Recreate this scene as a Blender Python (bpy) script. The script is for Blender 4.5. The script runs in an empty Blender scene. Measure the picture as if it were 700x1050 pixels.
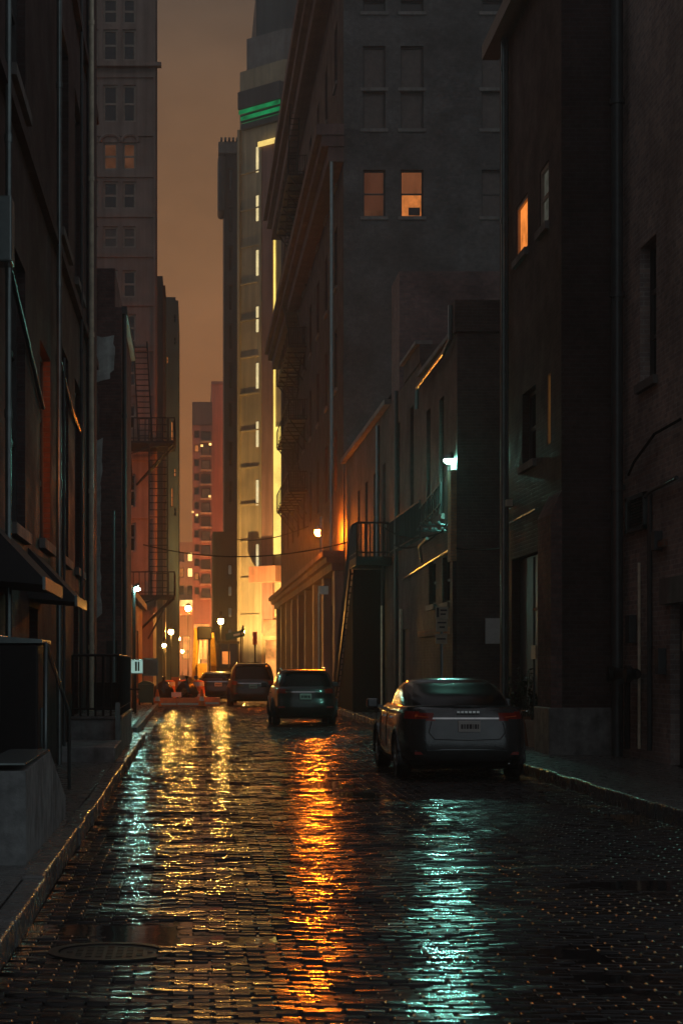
import bpy, bmesh, math, random
import numpy as np
from mathutils import Vector, Matrix
random.seed(7); rng = np.random.default_rng(11)
S = bpy.context.scene; COL = S.collection
F, VX, VY, EYE = 2000.0, 197.0, 682.0, 1.64          # focal length in photo pixels, vanishing point, eye height
def gx(px, Y): return (px - VX) * Y / F
def gz(py, Y): return EYE + (VY - py) * Y / F
def yx(px, X): return X * F / (px - VX)               # depth at which the plane X is seen at column px
def at(px, py, Y): return Vector((gx(px, Y), Y, gz(py, Y)))
R = math.radians

# ------------------------------------------------------------------ mesh helper
class MB:
    def __init__(s): s.v = []; s.f = []
    def add(s, vs, fs):
        b = len(s.v); s.v.extend([tuple(p) for p in vs]); s.f.extend([tuple(i + b for i in f) for f in fs]); return s
    def quad(s, a, b, c, d): return s.add([a, b, c, d], [(0, 1, 2, 3)])
    def box(s, x0, x1, y0, y1, z0, z1, bv=0.0):
        if x0 > x1: x0, x1 = x1, x0
        if y0 > y1: y0, y1 = y1, y0
        if z0 > z1: z0, z1 = z1, z0
        if bv > 0:
            bm = bmesh.new(); bmesh.ops.create_cube(bm, size=1)
            bmesh.ops.scale(bm, vec=(x1 - x0, y1 - y0, z1 - z0), verts=bm.verts)
            bmesh.ops.translate(bm, vec=((x0 + x1) / 2, (y0 + y1) / 2, (z0 + z1) / 2), verts=bm.verts)
            bmesh.ops.bevel(bm, geom=bm.edges[:], offset=bv, segments=2, affect='EDGES', profile=0.5)
            return s.bm(bm)
        v = [(x, y, z) for z in (z0, z1) for y in (y0, y1) for x in (x0, x1)]
        return s.add(v, [(0, 2, 3, 1), (4, 5, 7, 6), (0, 1, 5, 4), (2, 6, 7, 3), (0, 4, 6, 2), (1, 3, 7, 5)])
    def bm(s, bm):
        bm.verts.index_update()
        s.add([v.co[:] for v in bm.verts], [[v.index for v in f.verts] for f in bm.faces]); bm.free(); return s
    def bar(s, a, b, w, h):
        a = Vector(a); b = Vector(b); d = (b - a).normalized()
        u = d.cross(Vector((0, 0, 1)))
        u = Vector((1, 0, 0)) if u.length < 1e-4 else u.normalized()
        n = u.cross(d); u = u * w / 2; n = n * h / 2
        v = [p + i * u + j * n for p in (a, b) for i, j in ((-1, -1), (1, -1), (1, 1), (-1, 1))]
        return s.add(v, [(0, 1, 2, 3), (7, 6, 5, 4), (0, 4, 5, 1), (1, 5, 6, 2), (2, 6, 7, 3), (3, 7, 4, 0)])
    def tube(s, pts, r, n=10):
        pts = [Vector(p) for p in pts]; vs = []; fs = []
        for i, p in enumerate(pts):
            d = (pts[min(i + 1, len(pts) - 1)] - pts[max(i - 1, 0)]).normalized()
            u = d.cross(Vector((0.03, 0.02, 1)))
            u = Vector((1, 0, 0)) if u.length < 0.05 else u.normalized()
            w = u.cross(d); rr = r[i] if isinstance(r, (list, tuple)) else r
            for k in range(n):
                a = 2 * math.pi * k / n; vs.append(p + (u * math.cos(a) + w * math.sin(a)) * rr)
        for i in range(len(pts) - 1):
            for k in range(n):
                fs.append((i * n + k, i * n + (k + 1) % n, (i + 1) * n + (k + 1) % n, (i + 1) * n + k))
        fs.append(tuple(range(n))); fs.append(tuple(range((len(pts) - 1) * n, len(pts) * n)))
        return s.add(vs, fs)
    def lathe(s, prof, c=(0, 0, 0), axis='z', n=20):
        vs = []; fs = []; m = len(prof)
        for k in range(n):
            a = 2 * math.pi * k / n
            for r, h in prof:
                x, y = r * math.cos(a), r * math.sin(a)
                p = (x, y, h) if axis == 'z' else ((h, x, y) if axis == 'x' else (x, h, y))
                vs.append((p[0] + c[0], p[1] + c[1], p[2] + c[2]))
        for k in range(n):
            k2 = (k + 1) % n
            for i in range(m - 1): fs.append((k * m + i, k2 * m + i, k2 * m + i + 1, k * m + i + 1))
        return s.add(vs, fs)
    def prism(s, poly, a, b, axis='y'):
        n = len(poly)
        def P(u, v, w): return (u, w, v) if axis == 'y' else ((w, u, v) if axis == 'x' else (u, v, w))
        vs = [P(u, v, a) for u, v in poly] + [P(u, v, b) for u, v in poly]
        fs = [tuple(range(n)), tuple(range(n, 2 * n))] + [(i, (i + 1) % n, n + (i + 1) % n, n + i) for i in range(n)]
        return s.add(vs, fs)
    def ball(s, c, rx, ry=None, rz=None, sub=2):
        bm = bmesh.new(); bmesh.ops.create_icosphere(bm, subdivisions=sub, radius=1)
        bmesh.ops.scale(bm, vec=(rx, ry or rx, rz or rx), verts=bm.verts); bmesh.ops.translate(bm, vec=c, verts=bm.verts)
        return s.bm(bm)
    def build(s, name, mat, parent=None, smooth=False):
        me = bpy.data.meshes.new(name)
        off = parent_origin(parent)
        me.from_pydata([(x - off[0], y - off[1], z - off[2]) for x, y, z in s.v], [], s.f); me.update()
        if mat: me.materials.append(mat)
        bm = bmesh.new(); bm.from_mesh(me); bmesh.ops.recalc_face_normals(bm, faces=bm.faces); bm.to_mesh(me); bm.free()
        if smooth: me.shade_smooth() if smooth is True else me.shade_auto(smooth) if hasattr(me, 'shade_auto') else None
        if smooth and smooth is not True:
            me.shade_smooth(); me.set_sharp_from_angle(angle=R(smooth))
        o = bpy.data.objects.new(name, me); COL.objects.link(o)
        if parent: o.parent = parent
        return o
def parent_origin(p):
    off = Vector((0, 0, 0))
    while p is not None: off += p.location; p = p.parent
    return off
def tag(o, label=None, cat=None, group=None, kind=None):
    for k, v in (('label', label), ('category', cat), ('group', group), ('kind', kind)):
        if v: o[k] = v
    return o
def thing(name, loc, label, cat, group=None):
    o = bpy.data.objects.new(name, None); o.empty_display_size = 0.2; o.location = loc; COL.objects.link(o)
    return tag(o, label, cat, group)
def copy_tree(o, parent=None):
    c = o.copy(); COL.objects.link(c)
    if parent: c.parent = parent
    for ch in list(o.children): copy_tree(ch, c)
    return c

# ------------------------------------------------------------------ materials
class NT:
    def __init__(s, name):
        s.m = bpy.data.materials.new(name); s.m.use_nodes = True; s.t = s.m.node_tree; s.t.nodes.clear()
        s.out = s.n('ShaderNodeOutputMaterial')
    def n(s, typ, **kw):
        x = s.t.nodes.new(typ)
        for k, v in kw.items(): setattr(x, k, v)
        return x
    def l(s, a, b): s.t.links.new(a, b)
    def math(s, op, a, b=None, c=None):
        x = s.n('ShaderNodeMath', operation=op)
        for i, v in enumerate((a, b, c)):
            if v is None: continue
            if isinstance(v, (int, float)): x.inputs[i].default_value = v
            else: s.l(v, x.inputs[i])
        return x.outputs[0]
    def noise(s, vec, scale, detail=4, rough=0.6):
        x = s.n('ShaderNodeTexNoise'); x.inputs['Scale'].default_value = scale
        x.inputs['Detail'].default_value = detail; x.inputs['Roughness'].default_value = rough
        if vec is not None: s.l(vec, x.inputs['Vector'])
        return x.outputs['Fac']
    def ramp(s, fac, stops):
        x = s.n('ShaderNodeValToRGB'); e = x.color_ramp.elements
        while len(e) < len(stops): e.new(0.5)
        for i, (p, c) in enumerate(stops):
            e[i].position = p; e[i].color = (*c, 1) if len(c) == 3 else c
        s.l(fac, x.inputs[0]); return x.outputs[0]
    def mix(s, fac, a, b, mode='MIX'):
        x = s.n('ShaderNodeMix', data_type='RGBA', blend_type=mode)
        for i, v in ((0, fac), (6, a), (7, b)):
            if isinstance(v, (int, float)): x.inputs[i].default_value = v
            elif isinstance(v, tuple): x.inputs[i].default_value = (*v, 1)
            else: s.l(v, x.inputs[i])
        return x.outputs[2]
    def rng(s, v, a, b, c, d):
        x = s.n('ShaderNodeMapRange'); s.l(v, x.inputs[0])
        for i, q in enumerate((a, b, c, d)): x.inputs[i + 1].default_value = q
        return x.outputs[0]
    def uv(s):                         # world-space wall coordinates: (along the wall, height)
        g = s.n('ShaderNodeNewGeometry')
        sp = s.n('ShaderNodeSeparateXYZ'); s.l(g.outputs['Position'], sp.inputs[0])
        sn = s.n('ShaderNodeSeparateXYZ'); s.l(g.outputs['True Normal'], sn.inputs[0])
        ax = s.math('ABSOLUTE', sn.outputs[0]); ay = s.math('ABSOLUTE', sn.outputs[1])
        sel = s.math('GREATER_THAN', ax, ay)
        u = s.math('ADD', s.math('MULTIPLY', sp.outputs[1], sel), s.math('MULTIPLY', sp.outputs[0], s.math('SUBTRACT', 1.0, sel)))
        c = s.n('ShaderNodeCombineXYZ'); s.l(u, c.inputs[0]); s.l(sp.outputs[2], c.inputs[1])
        return c.outputs[0], g.outputs['Position']
    def bsdf(s, base, rough=0.6, metal=0.0, bump=None, bstr=0.3, bdist=0.01, coat=0.0, spec=0.5, **kw):
        p = s.n('ShaderNodeBsdfPrincipled')
        for k, v in (('Base Color', base), ('Roughness', rough), ('Metallic', metal), ('Coat Weight', coat), ('Specular IOR Level', spec)):
            i = p.inputs[k]
            if isinstance(v, (int, float)): i.default_value = v
            elif isinstance(v, tuple): i.default_value = (*v, 1)
            else: s.l(v, i)
        for k, v in kw.items(): p.inputs[k.replace('_', ' ')].default_value = v
        if bump is not None:
            b = s.n('ShaderNodeBump'); b.inputs['Strength'].default_value = bstr; b.inputs['Distance'].default_value = bdist
            s.l(bump, b.inputs['Height']); s.l(b.outputs[0], p.inputs['Normal'])
            if coat: s.l(b.outputs[0], p.inputs['Coat Normal'])
        s.l(p.outputs[0], s.out.inputs[0]); return s.m

def sc3(c, k): return tuple(x * k for x in c)
def brick_mat(name, c1, c2, mortar, bw=0.22, bh=0.075, wet=0.55, bump=0.5):
    t = NT(name); uv, pos = t.uv()
    b = t.n('ShaderNodeTexBrick'); t.l(uv, b.inputs['Vector'])
    b.inputs['Scale'].default_value = 1; b.inputs['Brick Width'].default_value = bw; b.inputs['Row Height'].default_value = bh
    b.inputs['Mortar Size'].default_value = 0.009; b.inputs['Mortar Smooth'].default_value = 0.3; b.inputs['Bias'].default_value = -0.1
    for k, c in (('Color1', c1), ('Color2', c2), ('Mortar', mortar)): b.inputs[k].default_value = (*c, 1)
    st = t.rng(t.noise(pos, 0.6, 5, 0.65), 0.3, 0.7, 0.55, 1.25)
    st2 = t.rng(t.noise(pos, 7, 4, 0.7), 0.3, 0.7, 0.75, 1.2)
    col = t.mix(1.0, b.outputs['Color'], t.mix(1.0, st, st2, 'MULTIPLY'), 'MULTIPLY')
    h = t.math('ADD', t.math('MULTIPLY', b.outputs['Fac'], -1.0), t.math('MULTIPLY', t.noise(pos, 25, 3), 0.7))
    rg = t.rng(t.noise(pos, 1.3, 4), 0.3, 0.7, wet + 0.1, min(1, wet + 0.4))
    return t.bsdf(col, rg, bump=h, bstr=bump, bdist=0.012, spec=0.12)
def rough_mat(name, c, var=0.35, rough=0.6, scale=2.0, bump=0.25, metal=0.0, streak=True, spec=0.2, fine=20):
    t = NT(name); uv, pos = t.uv()
    n1 = t.noise(pos, scale, 6, 0.65)
    f = t.rng(n1, 0.28, 0.72, 1 - var, 1 + var)
    col = t.mix(1.0, c, f, 'MULTIPLY')
    if streak:
        mp = t.n('ShaderNodeMapping'); mp.inputs['Scale'].default_value = (3.0, 0.12, 1); t.l(uv, mp.inputs[0])
        col = t.mix(1.0, col, t.rng(t.noise(mp.outputs[0], 1.2, 5), 0.3, 0.7, 0.7, 1.2), 'MULTIPLY')
    rg = t.rng(t.noise(pos, scale * 2.3, 4), 0.3, 0.7, max(0.04, rough - 0.15), min(1, rough + 0.15))
    return t.bsdf(col, rg, metal=metal, bump=t.noise(pos, fine, 5, 0.7), bstr=bump, bdist=0.01, spec=spec)
def paint_mat(name, c, rough=0.25, metal=0.0, coat=0.6, wet=True):
    t = NT(name); tc = t.n('ShaderNodeTexCoord'); pos = tc.outputs['Object']
    col = t.mix(1.0, c, t.rng(t.noise(pos, 3, 5), 0.3, 0.7, 0.7, 1.2), 'MULTIPLY')
    v = t.n('ShaderNodeTexVoronoi'); v.inputs['Scale'].default_value = 32; t.l(pos, v.inputs['Vector'])
    drop = t.rng(v.outputs['Distance'], 0.0, 0.42, 1.0, 0.0)          # rain drops
    h = t.math('ADD', drop, t.math('MULTIPLY', t.noise(pos, 12, 3), 0.4))
    return t.bsdf(col, rough, metal=metal, coat=coat, bump=h if wet else None, bstr=0.25, bdist=0.005, Coat_Roughness=0.05)
def plain(name, c, rough=0.5, metal=0.0, var=0.2, scale=6, spec=0.5, **kw):
    t = NT(name); tc = t.n('ShaderNodeTexCoord'); g = t.n('ShaderNodeNewGeometry')
    col = t.mix(1.0, c, t.rng(t.noise(g.outputs['Position'], scale, 4), 0.3, 0.7, 1 - var, 1 + var), 'MULTIPLY')
    return t.bsdf(col, rough, metal=metal, spec=spec, **kw)
def glow(name, c, strength, var=0.0, scale=3.0, vstretch=1.0):
    t = NT(name); e = t.n('ShaderNodeEmission'); e.inputs['Strength'].default_value = strength
    if var:
        uv, pos = t.uv()
        mp = t.n('ShaderNodeMapping'); mp.inputs['Scale'].default_value = (1, vstretch, 1); t.l(uv, mp.inputs[0])
        t.l(t.mix(1.0, c, t.rng(t.noise(mp.outputs[0], scale, 3), 0.3, 0.7, 1 - var, 1 + var), 'MULTIPLY'), e.inputs[0])
    else: e.inputs[0].default_value = (*c, 1)
    t.l(e.outputs[0], t.out.inputs[0]); return t.m

M = {}
M['brick_dark'] = brick_mat('brick_dark', (0.24, 0.15, 0.14), (0.16, 0.115, 0.115), (0.17, 0.15, 0.145))
M['brick_black'] = brick_mat('brick_black', (0.075, 0.05, 0.05), (0.05, 0.04, 0.042), (0.07, 0.062, 0.062), wet=.4)
M['brick_mid'] = brick_mat('brick_mid', (0.1, 0.066, 0.064), (0.07, 0.054, 0.054), (0.09, 0.082, 0.082), wet=.42)
M['brick_warm_lit'] = brick_mat('brick_warm_lit', (.6, .36, .2), (.5, .3, .17), (.4, .3, .2))
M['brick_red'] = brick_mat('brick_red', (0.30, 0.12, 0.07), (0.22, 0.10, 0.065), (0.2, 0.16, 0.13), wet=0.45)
M['brick_brown'] = brick_mat('brick_brown', (0.14, 0.095, 0.085), (0.1, 0.075, 0.07), (0.12, 0.11, 0.105), wet=0.42)
M['brick_worn'] = brick_mat('brick_worn', (0.48, 0.38, 0.33), (0.3, 0.26, 0.25), (0.48, 0.46, 0.44), wet=0.5, bump=0.8)
M['brick_grey'] = brick_mat('brick_grey', (0.135, 0.13, 0.128), (0.105, 0.105, 0.106), (0.115, 0.115, 0.115), wet=0.75, bump=0.3)
M['stone_brown'] = rough_mat('stone_brown', (0.27, 0.205, 0.18), 0.25, 0.7, 0.6)
M['stone_grey'] = rough_mat('stone_grey', (0.2, 0.19, 0.18), 0.3, 0.65, 1.0)
M['stone_cream'] = rough_mat('stone_cream', (0.42, 0.34, 0.23), 0.3, 0.7, 0.25)
M['stone_rose'] = rough_mat('stone_rose', (0.3, 0.17, 0.145), 0.2, 0.7, 0.4)
M['cornice_dark'] = rough_mat('cornice_dark', (0.15, 0.09, 0.08), 0.3, 0.7, 0.6)
M['plaster'] = rough_mat('plaster', (0.6, 0.68, 0.66), 0.35, 0.6, 3.0)
M['salmon'] = rough_mat('salmon', (0.5, 0.22, 0.15), 0.15, 0.8, 0.2)
M['tower_dark'] = rough_mat('tower_dark', (0.1, 0.1, 0.1), 0.2, 0.7, 0.3)
M['tower_slate'] = rough_mat('tower_slate', (0.07, 0.085, 0.088), 0.25, 0.6, 0.3)
M['concrete'] = rough_mat('concrete', (0.24, 0.26, 0.26), 0.55, 0.6, 3.5, 0.8, fine=14)
M['concrete_wet'] = rough_mat('concrete_wet', (0.12, 0.12, 0.115), 0.4, 0.28, 3.0, 0.5, streak=False, spec=0.6)
M['black_metal'] = plain('black_metal', (0.014, 0.0145, 0.016), 0.45, 0.0, spec=0.3)
M['pipe_metal'] = plain('pipe_metal', (0.22, 0.27, 0.27), 0.25, 0.6)
M['pipe_paint'] = plain('pipe_paint', (0.07, 0.085, 0.09), 0.35, 0.2)
M['pipe_bright'] = plain('pipe_bright', (0.8, 0.74, 0.56), 0.22, 0.0)  # pale paint stands in for lamp highlights along the pipes
M['awning'] = plain('awning', (0.025, 0.025, 0.027), 0.6)
M['frame'] = plain('frame', (0.05, 0.05, 0.05), 0.5)
M['frame_pale'] = plain('frame_pale', (0.3, 0.24, 0.2), 0.5)
M['pane'] = plain('pane', (0.012, 0.014, 0.016), 0.08, var=0.3, scale=0.5, spec=0.6)
M['pane_blind'] = plain('pane_blind', (0.1, 0.078, 0.07), 0.3, var=0.25)
M['door'] = plain('door', (0.05, 0.055, 0.055), 0.45)
M['door_grey'] = plain('door_grey', (0.14, 0.16, 0.155), 0.45)
M['tar'] = plain('tar', (0.008, 0.008, 0.009), 0.8, spec=0.05)
M['white'] = plain('white', (0.72, 0.74, 0.7), 0.45, var=0.08)
M['sign_face'] = plain('sign_face', (0.62, 0.55, 0.42), 0.45, var=0.1)
M['ink'] = plain('ink', (0.06, 0.05, 0.05), 0.5)
M['green_sign'] = plain('green_sign', (0.02, 0.11, 0.07), 0.4)
M['red_sign'] = plain('red_sign', (0.5, 0.04, 0.03), 0.4)
M['yellow'] = plain('yellow', (0.8, 0.55, 0.1), 0.4)
M['orange'] = plain('orange', (0.75, 0.2, 0.03), 0.45)
M['bag'] = plain('bag', (0.012, 0.012, 0.014), 0.25, var=0.4)
M['bin_green'] = plain('bin_green', (0.03, 0.06, 0.045), 0.4)
M['terracotta'] = plain('terracotta', (0.3, 0.15, 0.09), 0.55)
M['leaf'] = plain('leaf', (0.045, 0.075, 0.035), 0.45)
M['soil'] = plain('soil', (0.03, 0.02, 0.015), 0.9)
M['tyre'] = plain('tyre', (0.015, 0.015, 0.016), 0.6)
M['rim'] = plain('rim', (0.55, 0.55, 0.52), 0.25, 0.9)
M['chrome'] = plain('chrome', (0.7, 0.7, 0.68), 0.12, 1.0)
M['plastic'] = plain('plastic', (0.015, 0.015, 0.017), 0.45)
M['car_glass'] = plain('car_glass', (0.008, 0.01, 0.011), 0.2, var=0.2, spec=0.2)
M['red_lens'] = plain('red_lens', (0.32, 0.025, 0.015), 0.15)
M['lens_hot'] = plain('lens_hot', (0.8, 0.16, 0.06), 0.15)
M['car_grey'] = paint_mat('car_grey', (0.085, 0.097, 0.1), 0.2, 0.45, 1.0)
M['car_black'] = paint_mat('car_black', (0.022, 0.026, 0.028), 0.28, 0.2)
M['car_navy'] = paint_mat('car_navy', (0.018, 0.026, 0.032), 0.28, 0.3)
M['plate'] = plain('plate', (0.6, 0.58, 0.54), 0.4, var=0.1)
M['plate_teal'] = plain('plate_teal', (0.3, 0.6, 0.55), 0.4, var=0.1)
# lights
M['lamp_orange'] = glow('lamp_orange', (1.0, 0.18, 0.007), 2900)
M['lamp_teal'] = glow('lamp_teal', (0.32, 1.0, 0.8), 680)
M['lamp_left'] = glow('lamp_left', (0.42, 1.0, 0.82), 560)
M['lamp_gold'] = glow('lamp_gold', (1.0, 0.47, 0.085), 900)
M['lit_orange'] = glow('lit_orange', (1.0, 0.3, 0.07), 0.55, 0.4, 2.5, 0.8)
M['lit_dim'] = glow('lit_dim', (1.0, 0.4, 0.2), 0.075, 0.5, 1.6)
M['blind_dim'] = glow('blind_dim', (1, .36, .19), .075, .25, 1.5, .3); M['blind_lit'] = glow('blind_lit', (1, .33, .13), .17, .25, 1.5, .3)
M['lit_slit'] = glow('lit_slit', (1, .4, .08), 1.6, .3, 2); M['lit_bright'] = glow('lit_bright', (1.0, 0.28, 0.05), 0.9, 0.4, 2.0)
M['lit_pale'] = glow('lit_pale', (0.5, 0.5, 0.4), 0.09, 0.4, 3)
M['lit_yellow'] = glow('lit_yellow', (1.0, 0.72, 0.16), 1.4, 0.35, 0.5, 0.5)
M['lit_cream'] = glow('lit_cream', (1.0, 0.8, 0.4), 0.95, 0.2, 1)
M['lit_band'] = glow('lit_band', (1.0, 0.7, 0.2), 1.2, 0.3, 0.8)
M['lit_shop'] = glow('lit_shop', (1.0, 0.36, 0.08), 1.5, 0.8, 0.6)
M['lit_gold'] = glow('lit_gold', (1.0, 0.58, 0.17), 2.6, 0.8, 0.4)
M['neon_green'] = glow('neon_green', (0.01, 0.8, 0.25), 0.24, 0.7, 0.9)
M['teal_box'] = glow('teal_box', (0.5, 0.8, 0.7), 0.55, 0.15, 3)

M['unseen_lamp_alcove'] = glow('unseen_lamp_alcove', (1, .22, .035), 50)
# ------------------------------------------------------------------ walls with real openings
def SP(side, p, u, z, d):
    return (u, p + d, z) if side == 'S' else ((p + d, u, z) if side == 'W' else (p - d, u, z))
def face(mb, side, p, u0, u1, z0, z1, ops=(), depth=0.2):
    us = sorted({u0, u1, *[o[0] for o in ops], *[o[1] for o in ops]}); zs = sorted({z0, z1, *[o[2] for o in ops], *[o[3] for o in ops]})
    for i in range(len(us) - 1):
        for j in range(len(zs) - 1):
            cu, cz = (us[i] + us[i + 1]) / 2, (zs[j] + zs[j + 1]) / 2
            if any(o[0] < cu < o[1] and o[2] < cz < o[3] for o in ops): continue
            mb.quad(*[SP(side, p, u, z, 0) for u, z in ((us[i], zs[j]), (us[i + 1], zs[j]), (us[i + 1], zs[j + 1]), (us[i], zs[j + 1]))])
    for a, b, c, d in ops:
        for (ua, za, ub, zb) in ((a, c, b, c), (b, c, b, d), (b, d, a, d), (a, d, a, c)):
            mb.quad(SP(side, p, ua, za, 0), SP(side, p, ub, zb, 0), SP(side, p, ub, zb, depth), SP(side, p, ua, za, depth))
def shell(x0, x1, y0, y1, z1, S_=(), W=(), E=(), z0=0.0, depth=0.2):
    mb = MB()
    face(mb, 'S', y0, x0, x1, z0, z1, S_, depth); face(mb, 'W', x0, y0, y1, z0, z1, W, depth); face(mb, 'E', x1, y0, y1, z0, z1, E, depth)
    mb.quad((x0, y1, z0), (x1, y1, z0), (x1, y1, z1), (x0, y1, z1)); mb.quad((x0, y0, z1), (x1, y0, z1), (x1, y1, z1), (x0, y1, z1))
    return mb
def sbox(mb, side, p, u0, u1, z0, z1, d0, d1):
    a = SP(side, p, u0, z0, d0); b = SP(side, p, u1, z1, d1); return mb.box(a[0], b[0], a[1], b[1], a[2], b[2])
def window(par, side, p, o, pane, frame='frame', cols=1, rows=2, fw=0.07, depth=0.2, sill=True, name='window'):
    u0, u1, z0, z1 = o; f = MB(); d0, d1 = depth - 0.09, depth - 0.02
    for a, b, c, d in ((u0 - .002, u0 + fw, z0, z1), (u1 - fw, u1 + .002, z0, z1), (u0 + fw, u1 - fw, z0 - .002, z0 + fw), (u0 + fw, u1 - fw, z1 - fw, z1 + .002)):
        sbox(f, side, p, a, b, c, d, d0, d1)
    for k in range(1, cols):
        u = u0 + (u1 - u0) * k / cols; sbox(f, side, p, u - fw / 2, u + fw / 2, z0 + fw, z1 - fw, d0 + .01, d1)
    for k in range(1, rows):
        z = z0 + (z1 - z0) * k / rows; sbox(f, side, p, u0 + fw, u1 - fw, z - fw / 2, z + fw / 2, d0 + .015, d1)
    w = f.build(name, M[frame], par)
    if sill: sbox(MB(), side, p, u0 - .1, u1 + .1, z0 - .14, z0 - .005, -.08, depth - .1).build('sill', M['stone_grey'], w)
    g = MB(); g.quad(*[SP(side, p, u, z, d1 - .02) for u, z in ((u0, z0), (u1, z0), (u1, z1), (u0, z1))]); g.build('pane', M[pane], w)
    return w
def downpipe(par, x, y, z0, z1, r, mat='pipe_metal', step=3.0, wall=0.0):
    mb = MB(); mb.tube([(x, y, z0), (x, y, z1)], r, 12); z = z0 + 1.2
    while z < z1:
        mb.tube([(x, y, z), (x, y, z + .09)], r * 1.28, 12)
        if wall: mb.box(x, x + wall, y - .02, y + .02, z + .02, z + .06)
        z += step
    return mb.build('drainpipe', M[mat], par, smooth=40)

# ------------------------------------------------------------------ ground
def structure(name, mb, mat, smooth=False): return tag(mb.build(name, M[mat], None, smooth), kind='structure')
def hgt(x, y):
    return (0.010 * np.sin(x * 1.9 + 0.7 * np.sin(y * 0.33)) + 0.008 * np.sin(y * 0.9 + x * 0.8) + 0.006 * np.sin(y * 2.3 - x * 1.3 + 1.0) +
            0.005 * np.sin(y * 4.1 + 2.1 * np.sin(x * 1.1)) + .0035 * np.sin(y * 8.3 + 2.6 * np.sin(x * 1.7 + y * .21)) + .0025 * np.sin(x * 7.1 + 1.9 * np.sin(y * 1.3)) + .002 * np.sin(y * 14.7 + 3.1 * np.sin(x * 2.9 + 1)) - .022 * np.exp(-((x + .35 + .2 * np.sin(y * 5.1)) / .7) ** 2 - ((y - 11.2 + .35 * np.sin(x * 5.3 + 1)) / .8) ** 2) - .026 * np.exp(-((x - 3.6) / .8) ** 2 - ((y - 14.6) / .7) ** 2) - .028 * np.exp(-((x - 1.5) / .9) ** 2 - ((y - 27) / 1.6) ** 2) - .03 * np.exp(-((x - 4.6) / .35) ** 2 - ((y - 21) / 2.5) ** 2) - 0.012 * np.exp(-((x - 0.35) / 0.45) ** 2) - 0.010 * np.exp(-((x - 2.1) / 0.45) ** 2))
# wet paving bricks: one mesh, every brick slightly tilted and domed
BW, BH = 0.205, 0.1
XL, XR, Y0, Y1 = -1.03, 5.0, 7.0, 112.0
MAN = (gx(113, 11.3), 11.3, 0.36)
def make_road():
    vs, fs = [], []; r = 0
    y = Y0
    while y < Y1:
        x = XL + (-BW / 2 if r % 2 else 0)
        while x < XR:
            a, b = max(x, XL), min(x + BW, XR)
            if b - a > 0.05 and not ((((a + b) / 2 - MAN[0]) ** 2 + (y + BH / 2 - MAN[1]) ** 2) < MAN[2] ** 2):
                vs.append((a + .004, b - .004, y + .004, y + BH - .004))
            x += BW
        y += BH; r += 1
    q = np.array(vs); n = len(q); cx = (q[:, 0] + q[:, 1]) / 2; cy = (q[:, 2] + q[:, 3]) / 2
    dz = rng.normal(0, .0022, n) - (rng.random(n) < .06) * .009; tx = rng.normal(0, .022, n); ty = rng.normal(0, .03, n); base = hgt(cx, cy) + dz
    V = np.zeros((n, 12, 3))
    ring = ((0, 2), (1, 2), (1, 3), (0, 3))
    for k, (i, j) in enumerate(ring):
        for lv, ins, dh in ((0, 0.0, -.022), (1, .003, -.004), (2, .011, .0012)):
            px = q[:, i] + (ins if i == 0 else -ins); py = q[:, j] + (ins if j == 2 else -ins)
            V[:, lv * 4 + k, 0] = px; V[:, lv * 4 + k, 1] = py
            V[:, lv * 4 + k, 2] = base + dh + (tx * (px - cx) + ty * (py - cy) if lv else 0)
    pat = [(8, 9, 10, 11)] + [(l * 4 + k, l * 4 + (k + 1) % 4, l * 4 + 4 + (k + 1) % 4, l * 4 + 4 + k) for l in (0, 1) for k in range(4)]
    FA = (np.array(pat)[None] + (np.arange(n) * 12)[:, None, None]).reshape(-1, 4)
    me = bpy.data.meshes.new('road'); me.from_pydata(V.reshape(-1, 3).tolist(), [], FA.tolist()); me.update()
    sm = np.ones((n, 9), bool); sm[:, 0] = False; me.polygons.foreach_set('use_smooth', sm.ravel())
    mi = np.zeros((n, 9), np.int32); mi[:, 1:] = 1; me.polygons.foreach_set('material_index', mi.ravel())
    t = NT('wet_brick_paving'); g = t.n('ShaderNodeNewGeometry'); pos = g.outputs['Position']
    isl = g.outputs['Random Per Island']
    col = t.ramp(isl, [(0, (0.012, 0.011, 0.011)), (.5, (0.024, 0.021, 0.02)), (1, (0.045, 0.033, 0.028))])
    col = t.mix(1.0, col, t.rng(t.noise(pos, 1.1, 4), .3, .7, .6, 1.3), 'MULTIPLY')
    rg = t.math('ADD', t.rng(t.noise(pos, 0.7, 4), .38, .66, .035, .22), t.math('MULTIPLY', t.math('POWER', isl, 3.0), .12))
    h = t.math('ADD', t.math('MULTIPLY', t.noise(pos, 30, 3, .6), .8), t.math('MULTIPLY', t.noise(pos, 11, 2), 1.1))
    me.materials.append(t.bsdf(col, rg, bump=h, bstr=0.3, bdist=.006, spec=0.6))
    me.materials.append(plain('brick_edge', (.02, .018, .017), .34, spec=.35))
    o = bpy.data.objects.new('road', me); COL.objects.link(o); tag(o, kind='structure')
make_road()
t = NT('ground_wet'); g = t.n('ShaderNodeNewGeometry')
M['ground'] = t.bsdf(t.mix(1.0, (0.03, 0.03, 0.03), t.rng(t.noise(g.outputs[0], .8, 5), .3, .7, .6, 1.4), 'MULTIPLY'), t.rng(t.noise(g.outputs[0], .5, 4), .35, .65, .12, .4), bump=t.noise(g.outputs[0], 12, 5), bstr=.4, bdist=.01)
t = NT('rain_water'); g = t.n('ShaderNodeNewGeometry')
M['water'] = t.bsdf((0.012, 0.013, 0.014), 0.06, bump=t.noise(g.outputs[0], 5, 3), bstr=.12, bdist=.01, spec=0.5)
structure('ground', MB().quad((-58, -10, -.05), (78, -10, -.05), (78, 325, -.05), (-58, 325, -.05)), 'ground')
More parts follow.
